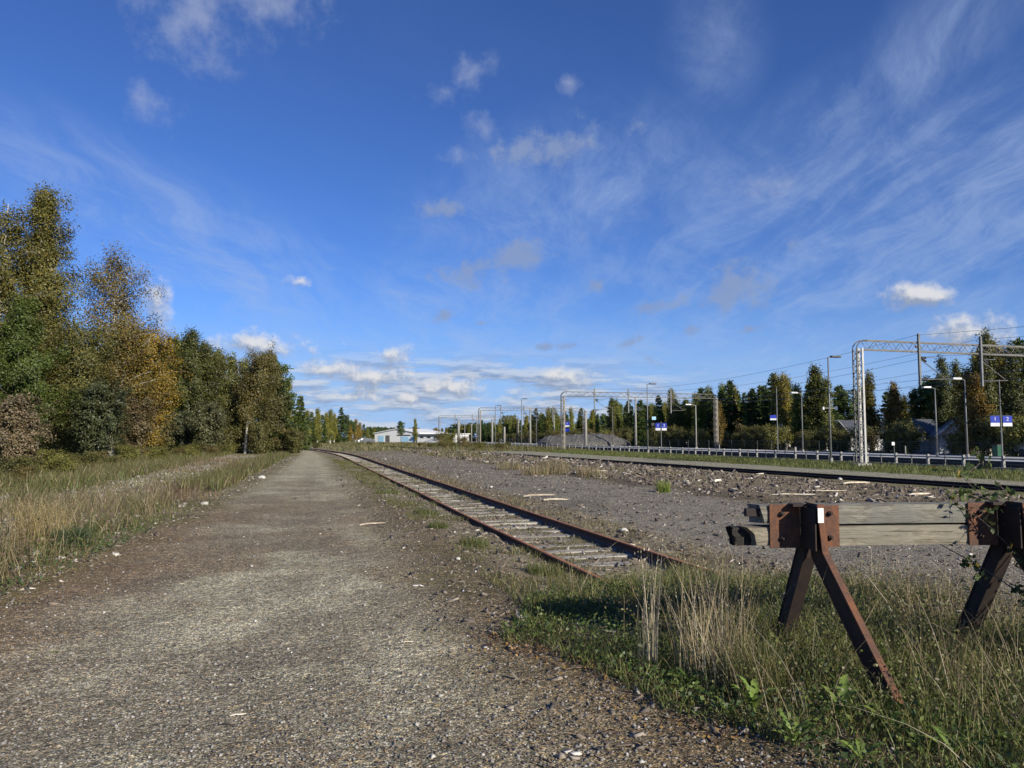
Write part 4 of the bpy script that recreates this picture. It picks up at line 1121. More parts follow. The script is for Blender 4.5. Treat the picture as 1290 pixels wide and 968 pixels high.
# broad leafed plants near the camera (dandelion and dock)
def leafplant(x, y, nl, L, label, upright=.8, seed=0, cols=((.13, .20, .04), (.19, .26, .055)), name='broad_leaf_weed'):
    rs = random.Random(seed); z = float(zg(np.array([x]), np.array([y]))[0])
    if name == 'broad_leaf_weed': L = L * 1.22; nl += 1
    o = empty(name, (x, y, z), 0, label, 'weed')
    for i in range(nl):
        az_ = i * 2.4 + rs.uniform(-.4, .4); ln = L * rs.uniform(.6, 1.1); wdt = ln * rs.uniform(.085, .13); e = upright * rs.uniform(.75, 1.2)
        m = 9; V = []; F = []
        for k in range(m + 1):
            t = k / m
            ee = e - 1.1 * t * t
            if k == 0: cx, cz = 0.0, 0.0
            else: cx += ln / m * cos(ee); cz += ln / m * sin(ee)
            ww = wdt * (max(.10, sin(pi * t ** 1.3) ** .8)) * (1 if k % 2 else .66) if k < m else .001
            fold = .35 * ww
            V += [(cx, -ww, cz + fold), (cx, 0, cz), (cx, ww, cz + fold)]
            if k:
                b = 3 * k; F += [(b - 3, b - 2, b + 1, b), (b - 2, b - 1, b + 2, b + 1)]
        c = np.array(cols[i % len(cols)]) * rs.uniform(.75, 1.15)
        V = np.array(V); ca, sa = cos(az_), sin(az_)
        V = np.stack([V[:, 0] * ca - V[:, 1] * sa, V[:, 0] * sa + V[:, 1] * ca, V[:, 2]], -1)
        cc = np.tile(c, (len(V), 1)); cc[1::3] *= 1.25
        link('leaf', np_mesh('leaf', V, [np.array(F)], M['plant'], cc, smooth=True), o)
def gpt(px, py):
    xx = (px - 645) / F_PX; d = (py - 484) / F_PX; f = cP + d * sP; k = EYE / (d * cP - sP)
    return (xx * cT + f * sT) * k, (f * cT - xx * sT) * k
for k_, (px, py, nl, L, up, lab) in enumerate([
        (950, 905, 7, .22, 1.35, 'bright upright dandelion plant at the road edge, tallest of its kind'),
        (1000, 945, 8, .17, 1.1, 'dandelion plant with leaves fanned out below the upright one'),
        (1058, 915, 8, .24, 1.3, 'dock plant with reddish tall leaf left of the buffer strut foot'),
        (870, 868, 9, .15, .9, 'leafy dandelion rosette left of the tall grass tuft'),
        (835, 842, 8, .13, .9, 'small dandelion rosette in the clover'),
        (895, 880, 8, .14, .8, 'low dandelion rosette touching the bare soil'),
        (1165, 955, 9, .15, .8, 'yellow green weed in front of the strut foot'),
        (1262, 838, 6, .18, 1.2, 'broad leafed weed right of the strut near the right edge'),
        (1085, 962, 9, .14, .8, 'low leafy weed at the bottom edge of the view'),
        (1215, 905, 7, .15, 1.0, 'small pale weed right of the strut foot')]):
    x, y = gpt(px, py); leafplant(x, y, nl, L, lab, up, 300 + k_)
for k_, (px, py, nl, L, up, lab) in enumerate([(918, 905, 7, .13, 1.0, 'small dandelion at the bare soil left of the upright one'), (1030, 905, 6, .16, 1.2, 'narrow leafed weed between the upright dandelion and the dock'), (1120, 930, 8, .17, 1.1, 'bushy light green weed left of the strut foot'),
        (1060, 880, 6, .15, 1.3, 'weed in the grass behind the dock plant'), (1200, 962, 8, .18, 1.0, 'broad weed at the bottom edge below the strut foot'), (985, 860, 7, .14, 1.1, 'weed under the left strut tuft'), (905, 850, 8, .15, 1.0, 'rosette at the foot of the tallest dry tuft'),
        (1245, 945, 7, .16, 1.0, 'weed beside the hidden rail end'), (790, 815, 9, .10, .8, 'small rosette at the left end of the clover'), (1180, 850, 6, .15, 1.2, 'yellowish weed right of the slanting strut')]):
    x, y = gpt(px, py); leafplant(x, y, nl, L, lab, up, 360 + k_)
x, y = gpt(68, 822); leafplant(x, y, 8, .05, 'tiny green plant growing alone in the gravel road', .5, 330, name='small_weed')

# sticks and pale pieces
def stick(px, py, L, ang, r, col, label, bend=.1, name='stick'):
    x, y = gpt(px, py); z = float(zg(np.array([x]), np.array([y]))[0]) + r
    pts = [(-L / 2, 0, r * .4), (-L / 6, L * bend, r * .9), (L / 6, -L * bend * .3, r), (L / 2, L * bend * .5, r * .5)]
    o = MB().tube(pts, [r, r * .9, r * .8, r * .45], 6).build(name, M['wood'], smooth=True, loc=(x, y, z), rot=(0, 0, ang), color=col)
    tag(o, label, 'stick')
for a in [(967, 596, 1.5, .1, .05, (2, 2, 1.9), 'long bleached stick lying left of the tall lamp foot on the chip strip'),
          (1000, 627, 1.3, -.25, .02, (2, 2, 1.9), 'thin pale stick just above the buffer beam'), (1080, 612, 1.4, .15, .04, (1.9, 1.8, 1.6), 'pale branch below the gantry column on the chip strip'),
          (1040, 622, 1.6, -.05, .02, (1.8, 1.7, 1.5), 'straight pale rod lying above the buffer beam'), (905, 610, .5, .5, .06, (2, 2, 2), 'short white splinter on the chip strip'),
          (680, 627, 1.1, .2, .035, (1.2, 1.1, 1), 'grey branch on the gravel yard beyond the right rail'), (755, 597, 1.2, .3, .04, (1.3, 1.2, 1.1), 'grey branch among the chips in the middle distance'),
          (470, 662, .6, .4, .02, (1.3, 1.2, 1.1), 'short stick between the road and the left rail'), (292, 914, .16, -.6, .004, (.35, .3, .28), 'thin black twig on the gravel road near the camera'),
          (300, 901, .10, .1, .006, (2, 2, 2), 'small white sliver on the gravel road near the camera'), (515, 809, .10, .05, .005, (2, 1.9, 1.7), 'pale wood sliver in the middle of the road'),
          (730, 845, .22, .0, .006, (.6, .5, .4), 'brown twig at the edge of the clover'), (1160, 628, 1.2, .3, .04, (1.7, 1.6, 1.5), 'crooked pale root lying above the beam near the right post'),
          (970, 880, .35, -.5, .016, (1.1, 1.05, .95), 'weathered branch lying in the weeds behind the upright dandelion'),
          (700, 632, .7, .0, .03, (1.7, 1.65, 1.5), 'pale stick crossing the gravel beside the right rail')]:
    stick(*a)
def stone(px, py, s_, col, label):
    x, y = gpt(px, py); z = float(zg(np.array([x]), np.array([y]))[0])
    import bmesh
    bm = bmesh.new(); bmesh.ops.create_icosphere(bm, subdivisions=2, radius=s_ / 2)
    rs = random.Random(int(px + py))
    for v_ in bm.verts: v_.co *= rs.uniform(.82, 1.12); v_.co.z *= .62
    me = bpy.data.meshes.new('stone'); bm.to_mesh(me); bm.free(); me.materials.append(M['concrete'])
    o = link('stone', me, loc=(x, y, z + s_ * .12), rot=(0, 0, spin()), color=col); tag(o, label, 'stone')
for a in [(1058, 604, .22, (1.8, 1.8, 1.8), 'white stone lying right of the tall lamp foot'), (10, 634, .40, (1.6, 1.6, 1.6), 'whitish stone at the left edge below the withered bush'), (330, 603, .32, (1.8, 1.8, 1.8), 'pale stone pair at the left road edge in the distance'),
          (258, 636, .2, (1.8, 1.8, 1.7), 'white stone at the left road edge in the middle distance'), (45, 700, .16, (1.5, 1.6, 1.6), 'pale stone in the near left weeds'),
          (786, 668, .17, (2, 2, 2), 'white piece on the gravel beside the right rail'), (795, 683, .15, (1.9, 1.9, 1.9), 'second white piece leaning at the right rail'),
          (577, 705, .08, (1.8, 1.8, 1.7), 'white pebble between the road and the left rail'), (146, 700, .09, (1.9, 1.8, 1.7), 'pale chunk at the left road edge'), (898, 574, .3, (2, 2, 2), 'white lump beyond the chip strip by the second track'),
          (955, 920, .05, (1.1, 1.05, .85), 'round pale pebble near the upright dandelion')]:
    stone(*a)

# ------------------------------------------------------------------ tracks
RP = [(-.070, 0), (-.070, .012), (-.014, .030), (-.010, .095), (-.034, .108), (-.034, .138), (-.026, RAIL_H), (.026, RAIL_H), (.034, .138), (.034, .108), (.010, .095), (.014, .030), (.070, .012), (.070, 0)]
def smooth_line(T, y0, y1, off, st):
    ys2 = np.arange(y0, y1, st); xs2 = ip(T, ys2)
    k_ = np.ones(7) / 7; xp = np.convolve(np.pad(xs2, 3, mode='edge'), k_, 'valid')
    dx_ = np.gradient(xp, ys2); n_ = np.sqrt(1 + dx_ ** 2)
    return np.stack([xp + off / n_, ys2 - off * dx_ / n_], -1), dx_
def rail(parent, T, y0, y1, off, ztop, st, mat, wob=.006):
    pts, dx_ = smooth_line(T, y0, y1, off, st)
    n = len(pts); k = len(RP); V = np.zeros((n, k, 3))
    zz = ztop - RAIL_H + (vnoise(pts[:, 1] * .25, pts[:, 1] * 0, 5) - .5) * .03
    px_ = pts[:, 0] + (vnoise(pts[:, 1] * .2, pts[:, 1] * 0 + off, 9) - .5) * wob * 4
    nn = np.sqrt(1 + dx_ ** 2)
    for i, (a, b) in enumerate(RP):
        V[:, i] = np.stack([px_ + a / nn, pts[:, 1] - a * dx_ / nn, zz + b], -1)
    o_ = (np.arange(n - 1) * k)[:, None, None]
    j = np.arange(k); j2 = (j + 1) % k
    F = (np.stack([j, j2, j2 + k, j + k], -1)[None] + o_).reshape(-1, 4)
    me = np_mesh('rail', V.reshape(-1, 3), [F], mat)
    if mat is M['rail_rust']:
        me.materials.append(M['rail_head'])
        mi = np.tile(np.isin(np.arange(k), (5, 6, 7)).astype(np.int32), n - 1); me.polygons.foreach_set('material_index', mi)
    return link('rail', me, parent)
def track(T, y0, y1, gauge, ztop, label, st=1.0, sleepers=None, mat=None):
    t = empty('railway_track', (0, 0, 0), 0, label, 'railway track')
    for s_ in (-1, 1): rail(t, T, y0, y1, s_ * gauge / 2, ztop, st, mat or M['rail_rust'])
    if sleepers:
        variants = []
        for q in range(5):
            rs = random.Random(900 + q); import bmesh
            bm = bmesh.new(); bmesh.ops.create_cube(bm, size=1)
            for v_ in bm.verts: v_.co.x *= 2.55; v_.co.y *= .235; v_.co.z *= .14
            bmesh.ops.subdivide_edges(bm, edges=[e for e in bm.edges if abs(e.verts[0].co.x - e.verts[1].co.x) > 1], cuts=6)
            for v_ in bm.verts:
                v_.co.y *= rs.uniform(.86, 1.06); v_.co.z += rs.uniform(-.008, .008); v_.co.x += rs.uniform(-.04, .04)
            me = bpy.data.meshes.new('sleeper'); bm.to_mesh(me); bm.free(); me.materials.append(M['wood']); variants.append(me)
        yv = sleepers[0]; q = 0
        while yv < sleepers[1]:
            x0 = float(ip(T, np.array([yv]))[0])
            link('sleeper', variants[q % 5], t, loc=(x0 + random.uniform(-.05, .05), yv, ztop - RAIL_H - .066 + random.uniform(-.012, .012)), rot=(random.uniform(-.02, .02), random.uniform(-.006, .006), random.uniform(-.06, .06)),
                 color=(random.uniform(.75, 1.25),) * 3)
            yv += .68 + random.uniform(-.08, .08); q += 1
    return t
track(T1, 2.6, 190, 1.594, .0, 'rusty overgrown siding with weathered sleepers running away from the buffer stop', sleepers=(6.6, 92))
track(T2, 3, 300, 1.594, .03, 'second rusty siding beyond the gravel yard, its rails dark and low', st=2.0, mat=M['rust_dark'])
for v, lab in [(38.8, 'nearer main line track behind the station fence'), (43.2, 'farther main line track beside the platform edge')]:
    track(np.array([(v, -10), (v, 400)]), -5, 330, 1.594, -.12, lab, st=8.0, mat=M['rust_dark'])

# ------------------------------------------------------------------ buffer stop
bo = Vector((3.37, 4.97, 0)); ex = Vector((.984, -.178, 0)); ey = Vector((.178, .984, 0))
bang = atan2(ex.y, ex.x)
buf = empty('buffer_stop', (bo.x, bo.y, 0), bang, 'old buffer stop of grey timber beams bolted to rusty steel struts', 'buffer stop')
def irregular_timber(x0, x1, z0, z1, depth, seed, ragged_left=False):
    import bmesh
    rs = random.Random(seed); V = []; F = []
    nxs = 26; ring = [(0, 0), (0, .33), (0, .66), (0, 1), (.5, 1), (1, 1), (1, .5), (1, 0), (.5, 0)]
    k = len(ring)
    for i in range(nxs + 1):
        t = i / nxs; xx = x0 + (x1 - x0) * t  # darkened to carry the shade of the strut webs; bolts and dark rails share it
        for j, (b, c) in enumerate(ring):
            jag = 0
            if ragged_left and i < 3: jag = rs.uniform(-.02, .045) * (1 - i / 3) + (.06 * (1 - c) * (1 - i / 3) if seed % 2 else -.02 * (1 - i / 3))
            shrink = (1 - .18 * (1 - i / 3) * rs.random()) if (ragged_left and i < 3) else 1
            yy_ = b * depth + rs.uniform(-.0015, .0015); zz_ = (z0 + z1) / 2 + (c - .5) * (z1 - z0) * shrink * (1 + rs.uniform(-.008, .008))
            cor = .006 if (b in (0, 1) and c in (0, 1)) else 0
            V.append((xx + jag, yy_ + (cor if b == 0 else -cor if b == 1 else 0), zz_ + (cor if c == 0 else -cor if c == 1 else 0)))
    for i in range(nxs):
        for j in range(k):
            j2 = (j + 1) % k; F.append((i * k + j, i * k + j2, (i + 1) * k + j2, (i + 1) * k + j))
    F.append(tuple(range(k))[::-1]); F.append(tuple(nxs * k + j for j in range(k)))
    m = MB(); m.v = V; m.f = F; return m
irregular_timber(-.055, 2.45, 1.092, 1.246, .19, 2, True).build('beam', M['wood'], buf, color=(.52, .54, .53))
irregular_timber(-.175, 2.52, .930, 1.086, .19, 5, True).build('beam', M['wood'], buf, color=(.66, .64, .57))
# charred end piece and bolt behind the lower beam
irregular_timber(-.26, -.02, .930, 1.075, .13, 7, True).build('beam_end', M['wood'], buf, loc=(.0, .075, .0), color=(.07, .065, .06))
MB().box((-.10, .06, 1.185), (.12, .05, .06)).build('bolt', M['rust_dark'], buf, bevel=.006)
def hexbolt(x, y, z, parent):
    MB().tube([(x, y, z), (x, y - .022, z)], .019, 6).tube([(x, y, z), (x, y - .034, z)], .010, 6).build('bolt', M['rust_dark'], parent)
def isec(path, web, flw, ft, wt_, side):
    """I-section swept along a 2-D path (y, z); web of depth `web` lies on the inner side; returns prisms."""
    mflange = MB(); mweb = MB()
    n = len(path); nor = []
    for i in range(n):
        ds = []
        if i: ds.append((Vector(path[i]) - Vector(path[i - 1])).normalized())
        if i < n - 1: ds.append((Vector(path[i + 1]) - Vector(path[i])).normalized())
        d = sum(ds, Vector((0, 0))).normalized(); nn = Vector((-d.y, d.x)) * side
        k = 1 / max(.3, nn.dot(Vector((-ds[0].y, ds[0].x)) * side)); nor.append(nn * k)
    def strip(m, a0, a1, x0, x1, xs_=None):
        V = []; F = []
        for i in range(n):
            p = Vector(path[i]); xo = xs_[i] if xs_ else 0
            for xx, aa in ((x0, a0), (x1, a0), (x1, a1), (x0, a1)):
                q = p + nor[i] * aa; V.append((xx + xo, q.x, q.y))
        for i in range(n - 1):
            for j in range(4): F.append((i * 4 + j, i * 4 + (j + 1) % 4, (i + 1) * 4 + (j + 1) % 4, (i + 1) * 4 + j))
        F += [(3, 2, 1, 0), tuple((n - 1) * 4 + j for j in range(4))]
        m.add(V, F)
    return strip, mflange, mweb
def strut_set(x0, yf, yr, fx, rx, parent, extra):
    # front member: upright front flange, kink, slant down towards the camera
    for nm, path, side, sx in (('front_strut', [(-.26, 1.268), (-.26, .93), (-.62, .50), (yf, -.02)], 1, fx), ('rear_strut', [(-.055, 1.0), (-.01, .86), (yr, -.02)], 1, rx)):
        n = len(path); xsh = [sx * (max(0, (path[0][1] - .1 - p[1])) / 1.2) for p in path]
        strip, mf, mw = isec(path, .17, .1, .014, .012, side)
        if nm == 'front_strut':
            strip(mf, 0, .014, x0, x0 + .048, xsh); strip(mf, .156, .17, x0, x0 + .048, xsh)
            strip(mw, .0145, .1555, x0 + .006, x0 + .020, xsh)
        else:
            strip(mf, -.014, 0, x0 + .006, x0 + .10, xsh); strip(mf, .105, .119, x0 + .006, x0 + .10, xsh)
            strip(mw, .0005, .1045, x0 + .012, x0 + .026, xsh)
        a = mf.build(nm, M['rust'] if nm == 'front_strut' else M['rust_dark'], parent); mw.build('web', M['rust_dark'], a)  # web in darker rust: the shade on its side is put into the colour
for x0, yf, yr, fx, rx in ((.235, -1.05, .55, .15, .04), (1.81, -.98, .50, .15, -.02)):
    MB().box((x0 - .118, -.008, 1.088), (.236, .016, .322)).build('plate', M['rust'], buf, bevel=.003)
    MB().box((x0 + .17, -.0085, 1.085), (.27, .015, .31)).build('plate', M['rust'], buf, bevel=.003)
    for bx, bz in ((x0 - .145, 1.18), (x0 - .145, 1.00), (x0 + .23, 1.18), (x0 + .23, 1.00)): hexbolt(bx, -.016, bz, buf)
    MB().box((x0 + .004, -.13, 1.085), (.010, .226, .30)).build('web_plate', M['rust_dark'], buf)  # post web likewise, its shade painted as darker rust
    MB().box((x0 - .04, -.05, 1.248), (.10, .09, .02)).build('bracket', M['rust_dark'], buf)
    strut_set(x0 + .010, yf, yr, fx, rx, buf, None)
# white reflector tag on the near post
lb = MB().box((0, 0, 0), (.044, .003, .105)).build('tag_plate', M['white'], buf, bevel=.001, loc=(.235 + .034, -.2625, 1.19))
lb['label'] = 'small white rounded plate on the left post'
# ------------------------------------------------------------------ near shrub on the right edge
def near_shrub():
    rs = random.Random(77); x0, y0 = 5.62, 4.05
    tb = MB(); cen = []
    for b in range(15):
        az_ = rs.uniform(0, 6.28); e = rs.uniform(.9, 1.4); p = Vector((rs.uniform(-.06, .06), rs.uniform(-.06, .06), 0)); d = Vector((cos(az_) * cos(e), sin(az_) * cos(e), sin(e)))
        if b % 3 == 0: d = (d + Vector((-.12, .05, 0))).normalized()
        pts = [p]; ln = rs.uniform(1.1, 1.9)
        for q in range(6):
            p = p + d * ln / 6; pts.append(p); d = (d + Vector((rs.uniform(-.15, .15), rs.uniform(-.15, .15), -.10))).normalized()
            if q > 0:
                for z_ in range(3):
                    e2 = p + Vector((rs.gauss(0, .11), rs.gauss(0, .11), rs.gauss(0, .08))); tb.tube([p, e2], [.003, .0015], 3, cap=False)
                    for g in range(3): cen.append(tuple(p.lerp(e2, .4 + .3 * g)))
        tb.tube(pts, [.010 * (1 - .8 * i / 6) for i in range(7)], 5, cap=False)
    o = empty('leafy_shrub', (x0, y0, -.03), 0, 'leafy shrub with green and yellow leaves over the right post of the buffer stop', 'shrub')
    link('stem', tb.mesh('stem', M['bark']), o)
    cen = np.array(cen); idx = rng.integers(0, len(cen), 2100)
    P = cen[idx] + rng.normal(0, .018, (2100, 3))
    V, F, CC = leaf_quads(P, .045 * (.6 + .8 * rng.random(2100)), pal(2100, [(.07, .10, .03), (.10, .13, .035), (.30, .22, .04), (.045, .06, .02)], [4, 3, .6, 3]), aspect=.7, droop=.3)
    link('foliage', np_mesh('foliage', V, [F], M['plant'], CC), o)
near_shrub()

# ------------------------------------------------------------------ station fence, kerb, platform
def struct(name, mb, mat): return tag(mb.build(name, mat), kind='structure')
struct('platform_kerb', MB().box((36.0, 130, .0), (.28, 300, .26)), M['concrete'])
struct('platform', MB().box((47.9, 130, -.1), (6.4, 300, .5)), M['shaded_face'])  # dark body: shade of the unlit near face put into the colour
struct('platform_paving', MB().box((47.9, 130, .165), (6.34, 300, .03)), M['paving'])
struct('platform_back_path', MB().box((53.8, 130, -.09), (5.2, 300, .5)), M['paving'])
fence = empty('station_fence', (36.3, 20, 0), 0, 'long low fence with alternating wide concrete and thin steel posts before the main line', 'fence')
wm = MB().box((0, 0, .42), (.14, .13, .84)).mesh('wide_post', M['concrete'], bevel=.01)
tm_ = MB().box((0, 0, .40), (.05, .05, .80)).mesh('thin_post', M['galv'])
yv = 22.0; q = 0
while yv < 200:
    yo = yv - 20
    if q % 2 == 0: link('wide_post', wm, fence, loc=(0, yo, -.1 + .01 * (q % 3)), scale=(1, 1, 1.3 if abs(yv - 49.8) < 1.3 else 1))
    else: link('thin_post', tm_, fence, loc=(0, yo, -.1))
    yv += 1.27; q += 1
for z_ in (.58,):
    MB().box((.0, 90, z_), (.05, 176, .09)).build('fence_rail', M['galv_pale'], fence)
for z_ in (.30,):
    MB().box((.03, 90, z_), (.02, 176, .02)).build('fence_wire', M['galv'], fence)
# thin mesh fence behind the platform
bf = empty('mesh_fence', (56.2, 10, .15), 0, 'dark thin wire fence behind the far platform', 'fence')
pm = MB().box((0, 0, .6), (.05, .05, 1.2)).mesh('post', M['dark'])
for k_ in range(70): link('post', pm, bf, loc=(0, k_ * 3.0, 0))
mw = MB()
for z_ in (.3, .55, .8, 1.05, 1.18): mw.box((0, 103, z_), (.02, 208, .02))
o = mw.build('fence_wires', M['dark'], bf); o['kind'] = 'stuff'

# ------------------------------------------------------------------ gantries
def lattice(mb, p, q, wv, a_dir, b_dir, sa, sb, n, r=.03):
    """zig-zag bars on two opposite faces of a box girder from p to q."""
    p, q = Vector(p), Vector(q); a, b = Vector(a_dir) * sa / 2, Vector(b_dir) * sb / 2
    for s_ in (-1, 1):
        for i in range(n):
            u0 = p.lerp(q, i / n); u1 = p.lerp(q, (i + 1) / n)
            sg = 1 if i % 2 == 0 else -1
            mb.beam(u0 + a * sg + b * s_, u1 - a * sg + b * s_, r, r)
def make_gantry():
    g = empty('overhead_gantry', (33.0, 39.0, 0), 0, 'nearest steel lattice gantry over the main line, its column white on the sunny side', 'gantry', 'overhead line gantries')
    H, Lb = 7.15, 22.6
    for cx in (0, Lb):
        for a in (-1, 1):
            for b in (-1, 1):
                MB().box((cx + a * .21, b * .17, H / 2 + .05), ((.13 if a > 0 else .06), .07, H + .1)).build('column_chord', M['galv' if a < 0 else 'galv_pale'], g)  # right chords in paler steel: sunlight on that side put into the colour
        lt = MB()
        lattice(lt, (cx, 0, .1), (cx, 0, H), 0, (1, 0, 0), (0, 1, 0), .40, .32, 18, .028)
        lattice(lt, (cx, 0, .1), (cx, 0, H), 0, (0, 1, 0), (1, 0, 0), .32, .40, 18, .028)
        lt.build('column_bracing', M['pole'], g)['kind'] = 'stuff'
        MB().box((cx, 0, .0), (1.0, .7, .3)).build('footing', M['concrete'], g, bevel=.02)
    for b in (-1, 1):
        MB().beam((.55, b * .17, 7.74), (Lb - .55, b * .17, 7.74), .06, .07).build('beam_chord', M['galv'], g)
        MB().beam((.25, b * .17, 7.16), (Lb - .25, b * .17, 7.16), .06, .07).build('beam_chord', M['galv'], g)
        MB().tube([(-.21, b * .17, 7.0), (-.19, b * .17, 7.35), (.0, b * .17, 7.58), (.25, b * .17, 7.72), (.6, b * .17, 7.74)], .038, 4).build('corner_chord', M['galv'], g)
        MB().tube([(Lb + .21, b * .17, 7.0), (Lb + .19, b * .17, 7.35), (Lb + .05, b * .17, 7.6), (Lb - .25, b * .17, 7.72), (Lb - .6, b * .17, 7.74)], .038, 4).build('corner_chord', M['galv'], g)
    lt = MB(); lattice(lt, (.4, 0, 7.45), (Lb - .4, 0, 7.45), 0, (0, 0, 1), (0, 1, 0), .56, .34, 44, .022)
    lt.build('beam_bracing', M['galv'], g)['kind'] = 'stuff'
    for hx in (4.4, 9.3, 15.6):
        h = MB().box((hx, -.26, 6.65), (.13, .13, 3.25)).build('hanger', M['pole'], g)
        MB().box((hx, -.20, 7.45), (.42, .09, .12)).build('clamp', M['dark'], h)
        a = MB().tube([(hx, -.26, 5.35), (hx + 2.1, -.26, 5.45)], .028, 6).tube([(hx, -.26, 6.7), (hx + 1.9, -.26, 5.5)], .028, 6).tube([(hx, -.26, 6.75), (hx + 1.2, -.26, 6.8)], .022, 6).build('cantilever_arm', M['galv'], g)
        ins = MB()
        for z_, e_ in ((5.36, .28), (6.72, .24), (6.76, .30)):
            dz_ = -.02 if z_ == 5.36 else (.15 if z_ == 6.72 else 0)
            for q in range(4): ins.tube([(hx + .14 + .1 * q, -.26, z_ - (dz_ * q * .4)), (hx + .20 + .1 * q, -.26, z_ - (dz_ * q * .4))], .075, 8)
        ins.build('insulator', M['dark'], a)['kind'] = 'stuff'
    return g
g0 = make_gantry()
for k_, (x, y, lab) in enumerate([(33.0, 94.0, 'second lattice gantry, its column standing before the stone heap'), (34.6, 149.5, 'third lattice gantry in the distance above the bridge'), (36.5, 207, 'farthest small lattice gantry near the bridge')]):
    c = copy_tree(g0); c.location = (x, y, 0); c['label'] = lab
    for ch in c.children:
        if ch.name.startswith(('column_chord', 'corner', 'beam_chord')): ch.color = (.52, .47, .40, 1)
# wires
for hx, z_, lab in [(33 + 5.6, 6.9, 'carrier'), (33 + 6.4, 5.55, 'contact'), (33 + 10.5, 6.9, 'carrier'), (33 + 11.3, 5.55, 'contact'), (33 + 16.8, 6.9, 'carrier'), (33.0 + 4.4, 8.2, 'feeder'), (33 + 9.3, 8.1, 'feeder')]:
    m = MB(); kn = [-16, 39, 94, 149.5, 207, 262]
    pts = []
    for a, b in zip(kn[:-1], kn[1:]):
        for i in range(8):
            t = i / 8; sag = (1.1 if lab != 'contact' else .1) * 4 * t * (1 - t); pts.append((hx + (a + (b - a) * t - 39) * .012, a + (b - a) * t, z_ - sag))
    m.tube(pts, .010, 4, cap=False)
    tag(m.build('overhead_wire', M['wire']), {'carrier': 'sagging overhead carrier wire hung below the gantry beams, %s', 'contact': 'straight lower contact wire of the main line, %s', 'feeder': 'upper feeder wire running above the gantry beams, %s'}[lab] % ('nearest' if hx < 40 else 'middle one' if hx < 46 else 'farthest'), 'wire', 'overhead wires of the main line')

# ------------------------------------------------------------------ lamp posts, masts, signs
def lamp(px, v, H, label, side=1, arm=.9, mat='pole', base=0.0, r=.07, group='station lamp posts', crossarm=False, white=False):
    y, Y = col_y(px, v)
    o = empty('lamp_post', (v, y, base), 0, label, 'lamp post', group)
    MB().tube([(0, 0, 0), (0, 0, H * .5), (0, 0, H)], [r, r * .85, r * .6], 8).build('pole', M[mat], o, smooth=True)
    MB().tube([(0, 0, H - .05), (side * arm * .5, 0, H + .02), (side * arm, 0, H + .04)], r * .45, 6).build('arm', M[mat], o)
    MB().box((side * (arm + .25), 0, H + .05), (.75, .30, .13)).build('lamp_head', M['white' if white else 'dark'], o, bevel=.03)
    MB().tube([(0, 0, 0), (0, 0, .35)], r * 1.7, 8).build('pole_base', M['concrete'], o)
    if crossarm:
        c = MB().box((0, 0, 3.72), (1.2, .06, .06)).build('cross_arm', M[mat], o)
        MB().tube([(.55, 0, 3.6), (.55, 0, 3.85)], .09, 8).build('loudspeaker', M['white'], o); MB().tube([(-.5, 0, 3.6), (-.5, 0, 3.8)], .07, 8).build('loudspeaker', M['white'], o)
    return o
lamp(1046, 34.5, 7.2, 'tall dark lamp post with cross arm left of the nearest gantry column', 1, .35, crossarm=True, r=.075)
lamp(816, 35.4, 7.4, 'tall lamp post behind the fence left of the pair of blue signs', 1, .4)
lamp(657, 35.6, 8.2, 'tall lamp post at the middle of the third gantry span', 1, .4, r=.09)
lamp(624, 35.6, 7.8, 'distant lamp post beside the third gantry column', 1, .5, r=.09)
lamp(1218, 46.3, 5.75, 'pale pole with white lamp head right of the gabled house', -1, .5, base=.18, white=True)
lamp(1180, 50.0, 5.6, 'lamp post with white head left of the gabled house behind the hanger', -1, .6, base=.18, white=True)
lamp(1011, 47.5, 5.9, 'lamp post with white head between the single sign and the tall lamp', -1, .6, base=.18, white=True)
lamp(877, 47.5, 5.6, 'lamp post with white head left of the far leg of the second gantry', -1, .8, base=.18, white=True, mat='concrete', r=.10)
lamp(772, 47.5, 6.3, 'thin dark lamp post right of the stone heap centre', -1, .6, base=.18)
lamp(676, 47.5, 6.8, 'thin lamp post at the left foot of the stone heap', -1, .6, base=.18)
def mast(px, ytop, ybot, Y, w0, w1, label, mat='concrete', lean=0):
    x, y = at(px, Y); z1 = hgt(ytop, Y); z0 = min(0.0, hgt(ybot, Y))
    o = MB().tube([(0, 0, z0), (0, 0, z1 * .5), (lean, 0, z1)], [w0, (w0 + w1) / 2, w1], 8).build('mast', M[mat], loc=(x, y, 0), smooth=True)
    tag(o, label, 'mast')
for a in [(801, 500, 559, 130, .22, .14, 'tapered pale mast left of the tall fence lamp'), 
          (738, 518, 563, 128, .26, .22, 'thick pale post in front of the stone heap'), (698, 516, 556, 200, .30, .10, 'wood coloured tapered pole at the left end of the stone heap'),
          (577.6, 530, 560, 165, .30, .26, 'thick pale grey pole left of all other poles'), (594, 534, 558, 190, .15, .12, 'thin pole right of the thick pale grey one'), (600.6, 523, 558, 190, .11, .08, 'tall thin pole left of the third gantry'),
          (620, 528, 560, 200, .28, .22, 'short thick pole right of the third gantry column'), (635.5, 538, 560, 210, .30, .26, 'white pole left of the black car'), (668, 514, 560, 185, .26, .20, 'white pole right of the bridge middle'),
          (643.5, 535, 556, 260, .2, .16, 'slim pole rising behind the black car'), (651.5, 528, 556, 240, .12, .10, 'thin grey pole right of the black car'), (1140, 562, 576, 66, .05, .05, 'short thin sign pole below the house roof'), (585.5, 532, 556, 210, .1, .08, 'thin pole left part of the far station')]:
    mast(*a)
for a in [(1162, 56, 'grey'), (1253, 57, 'grey')]:
    pass

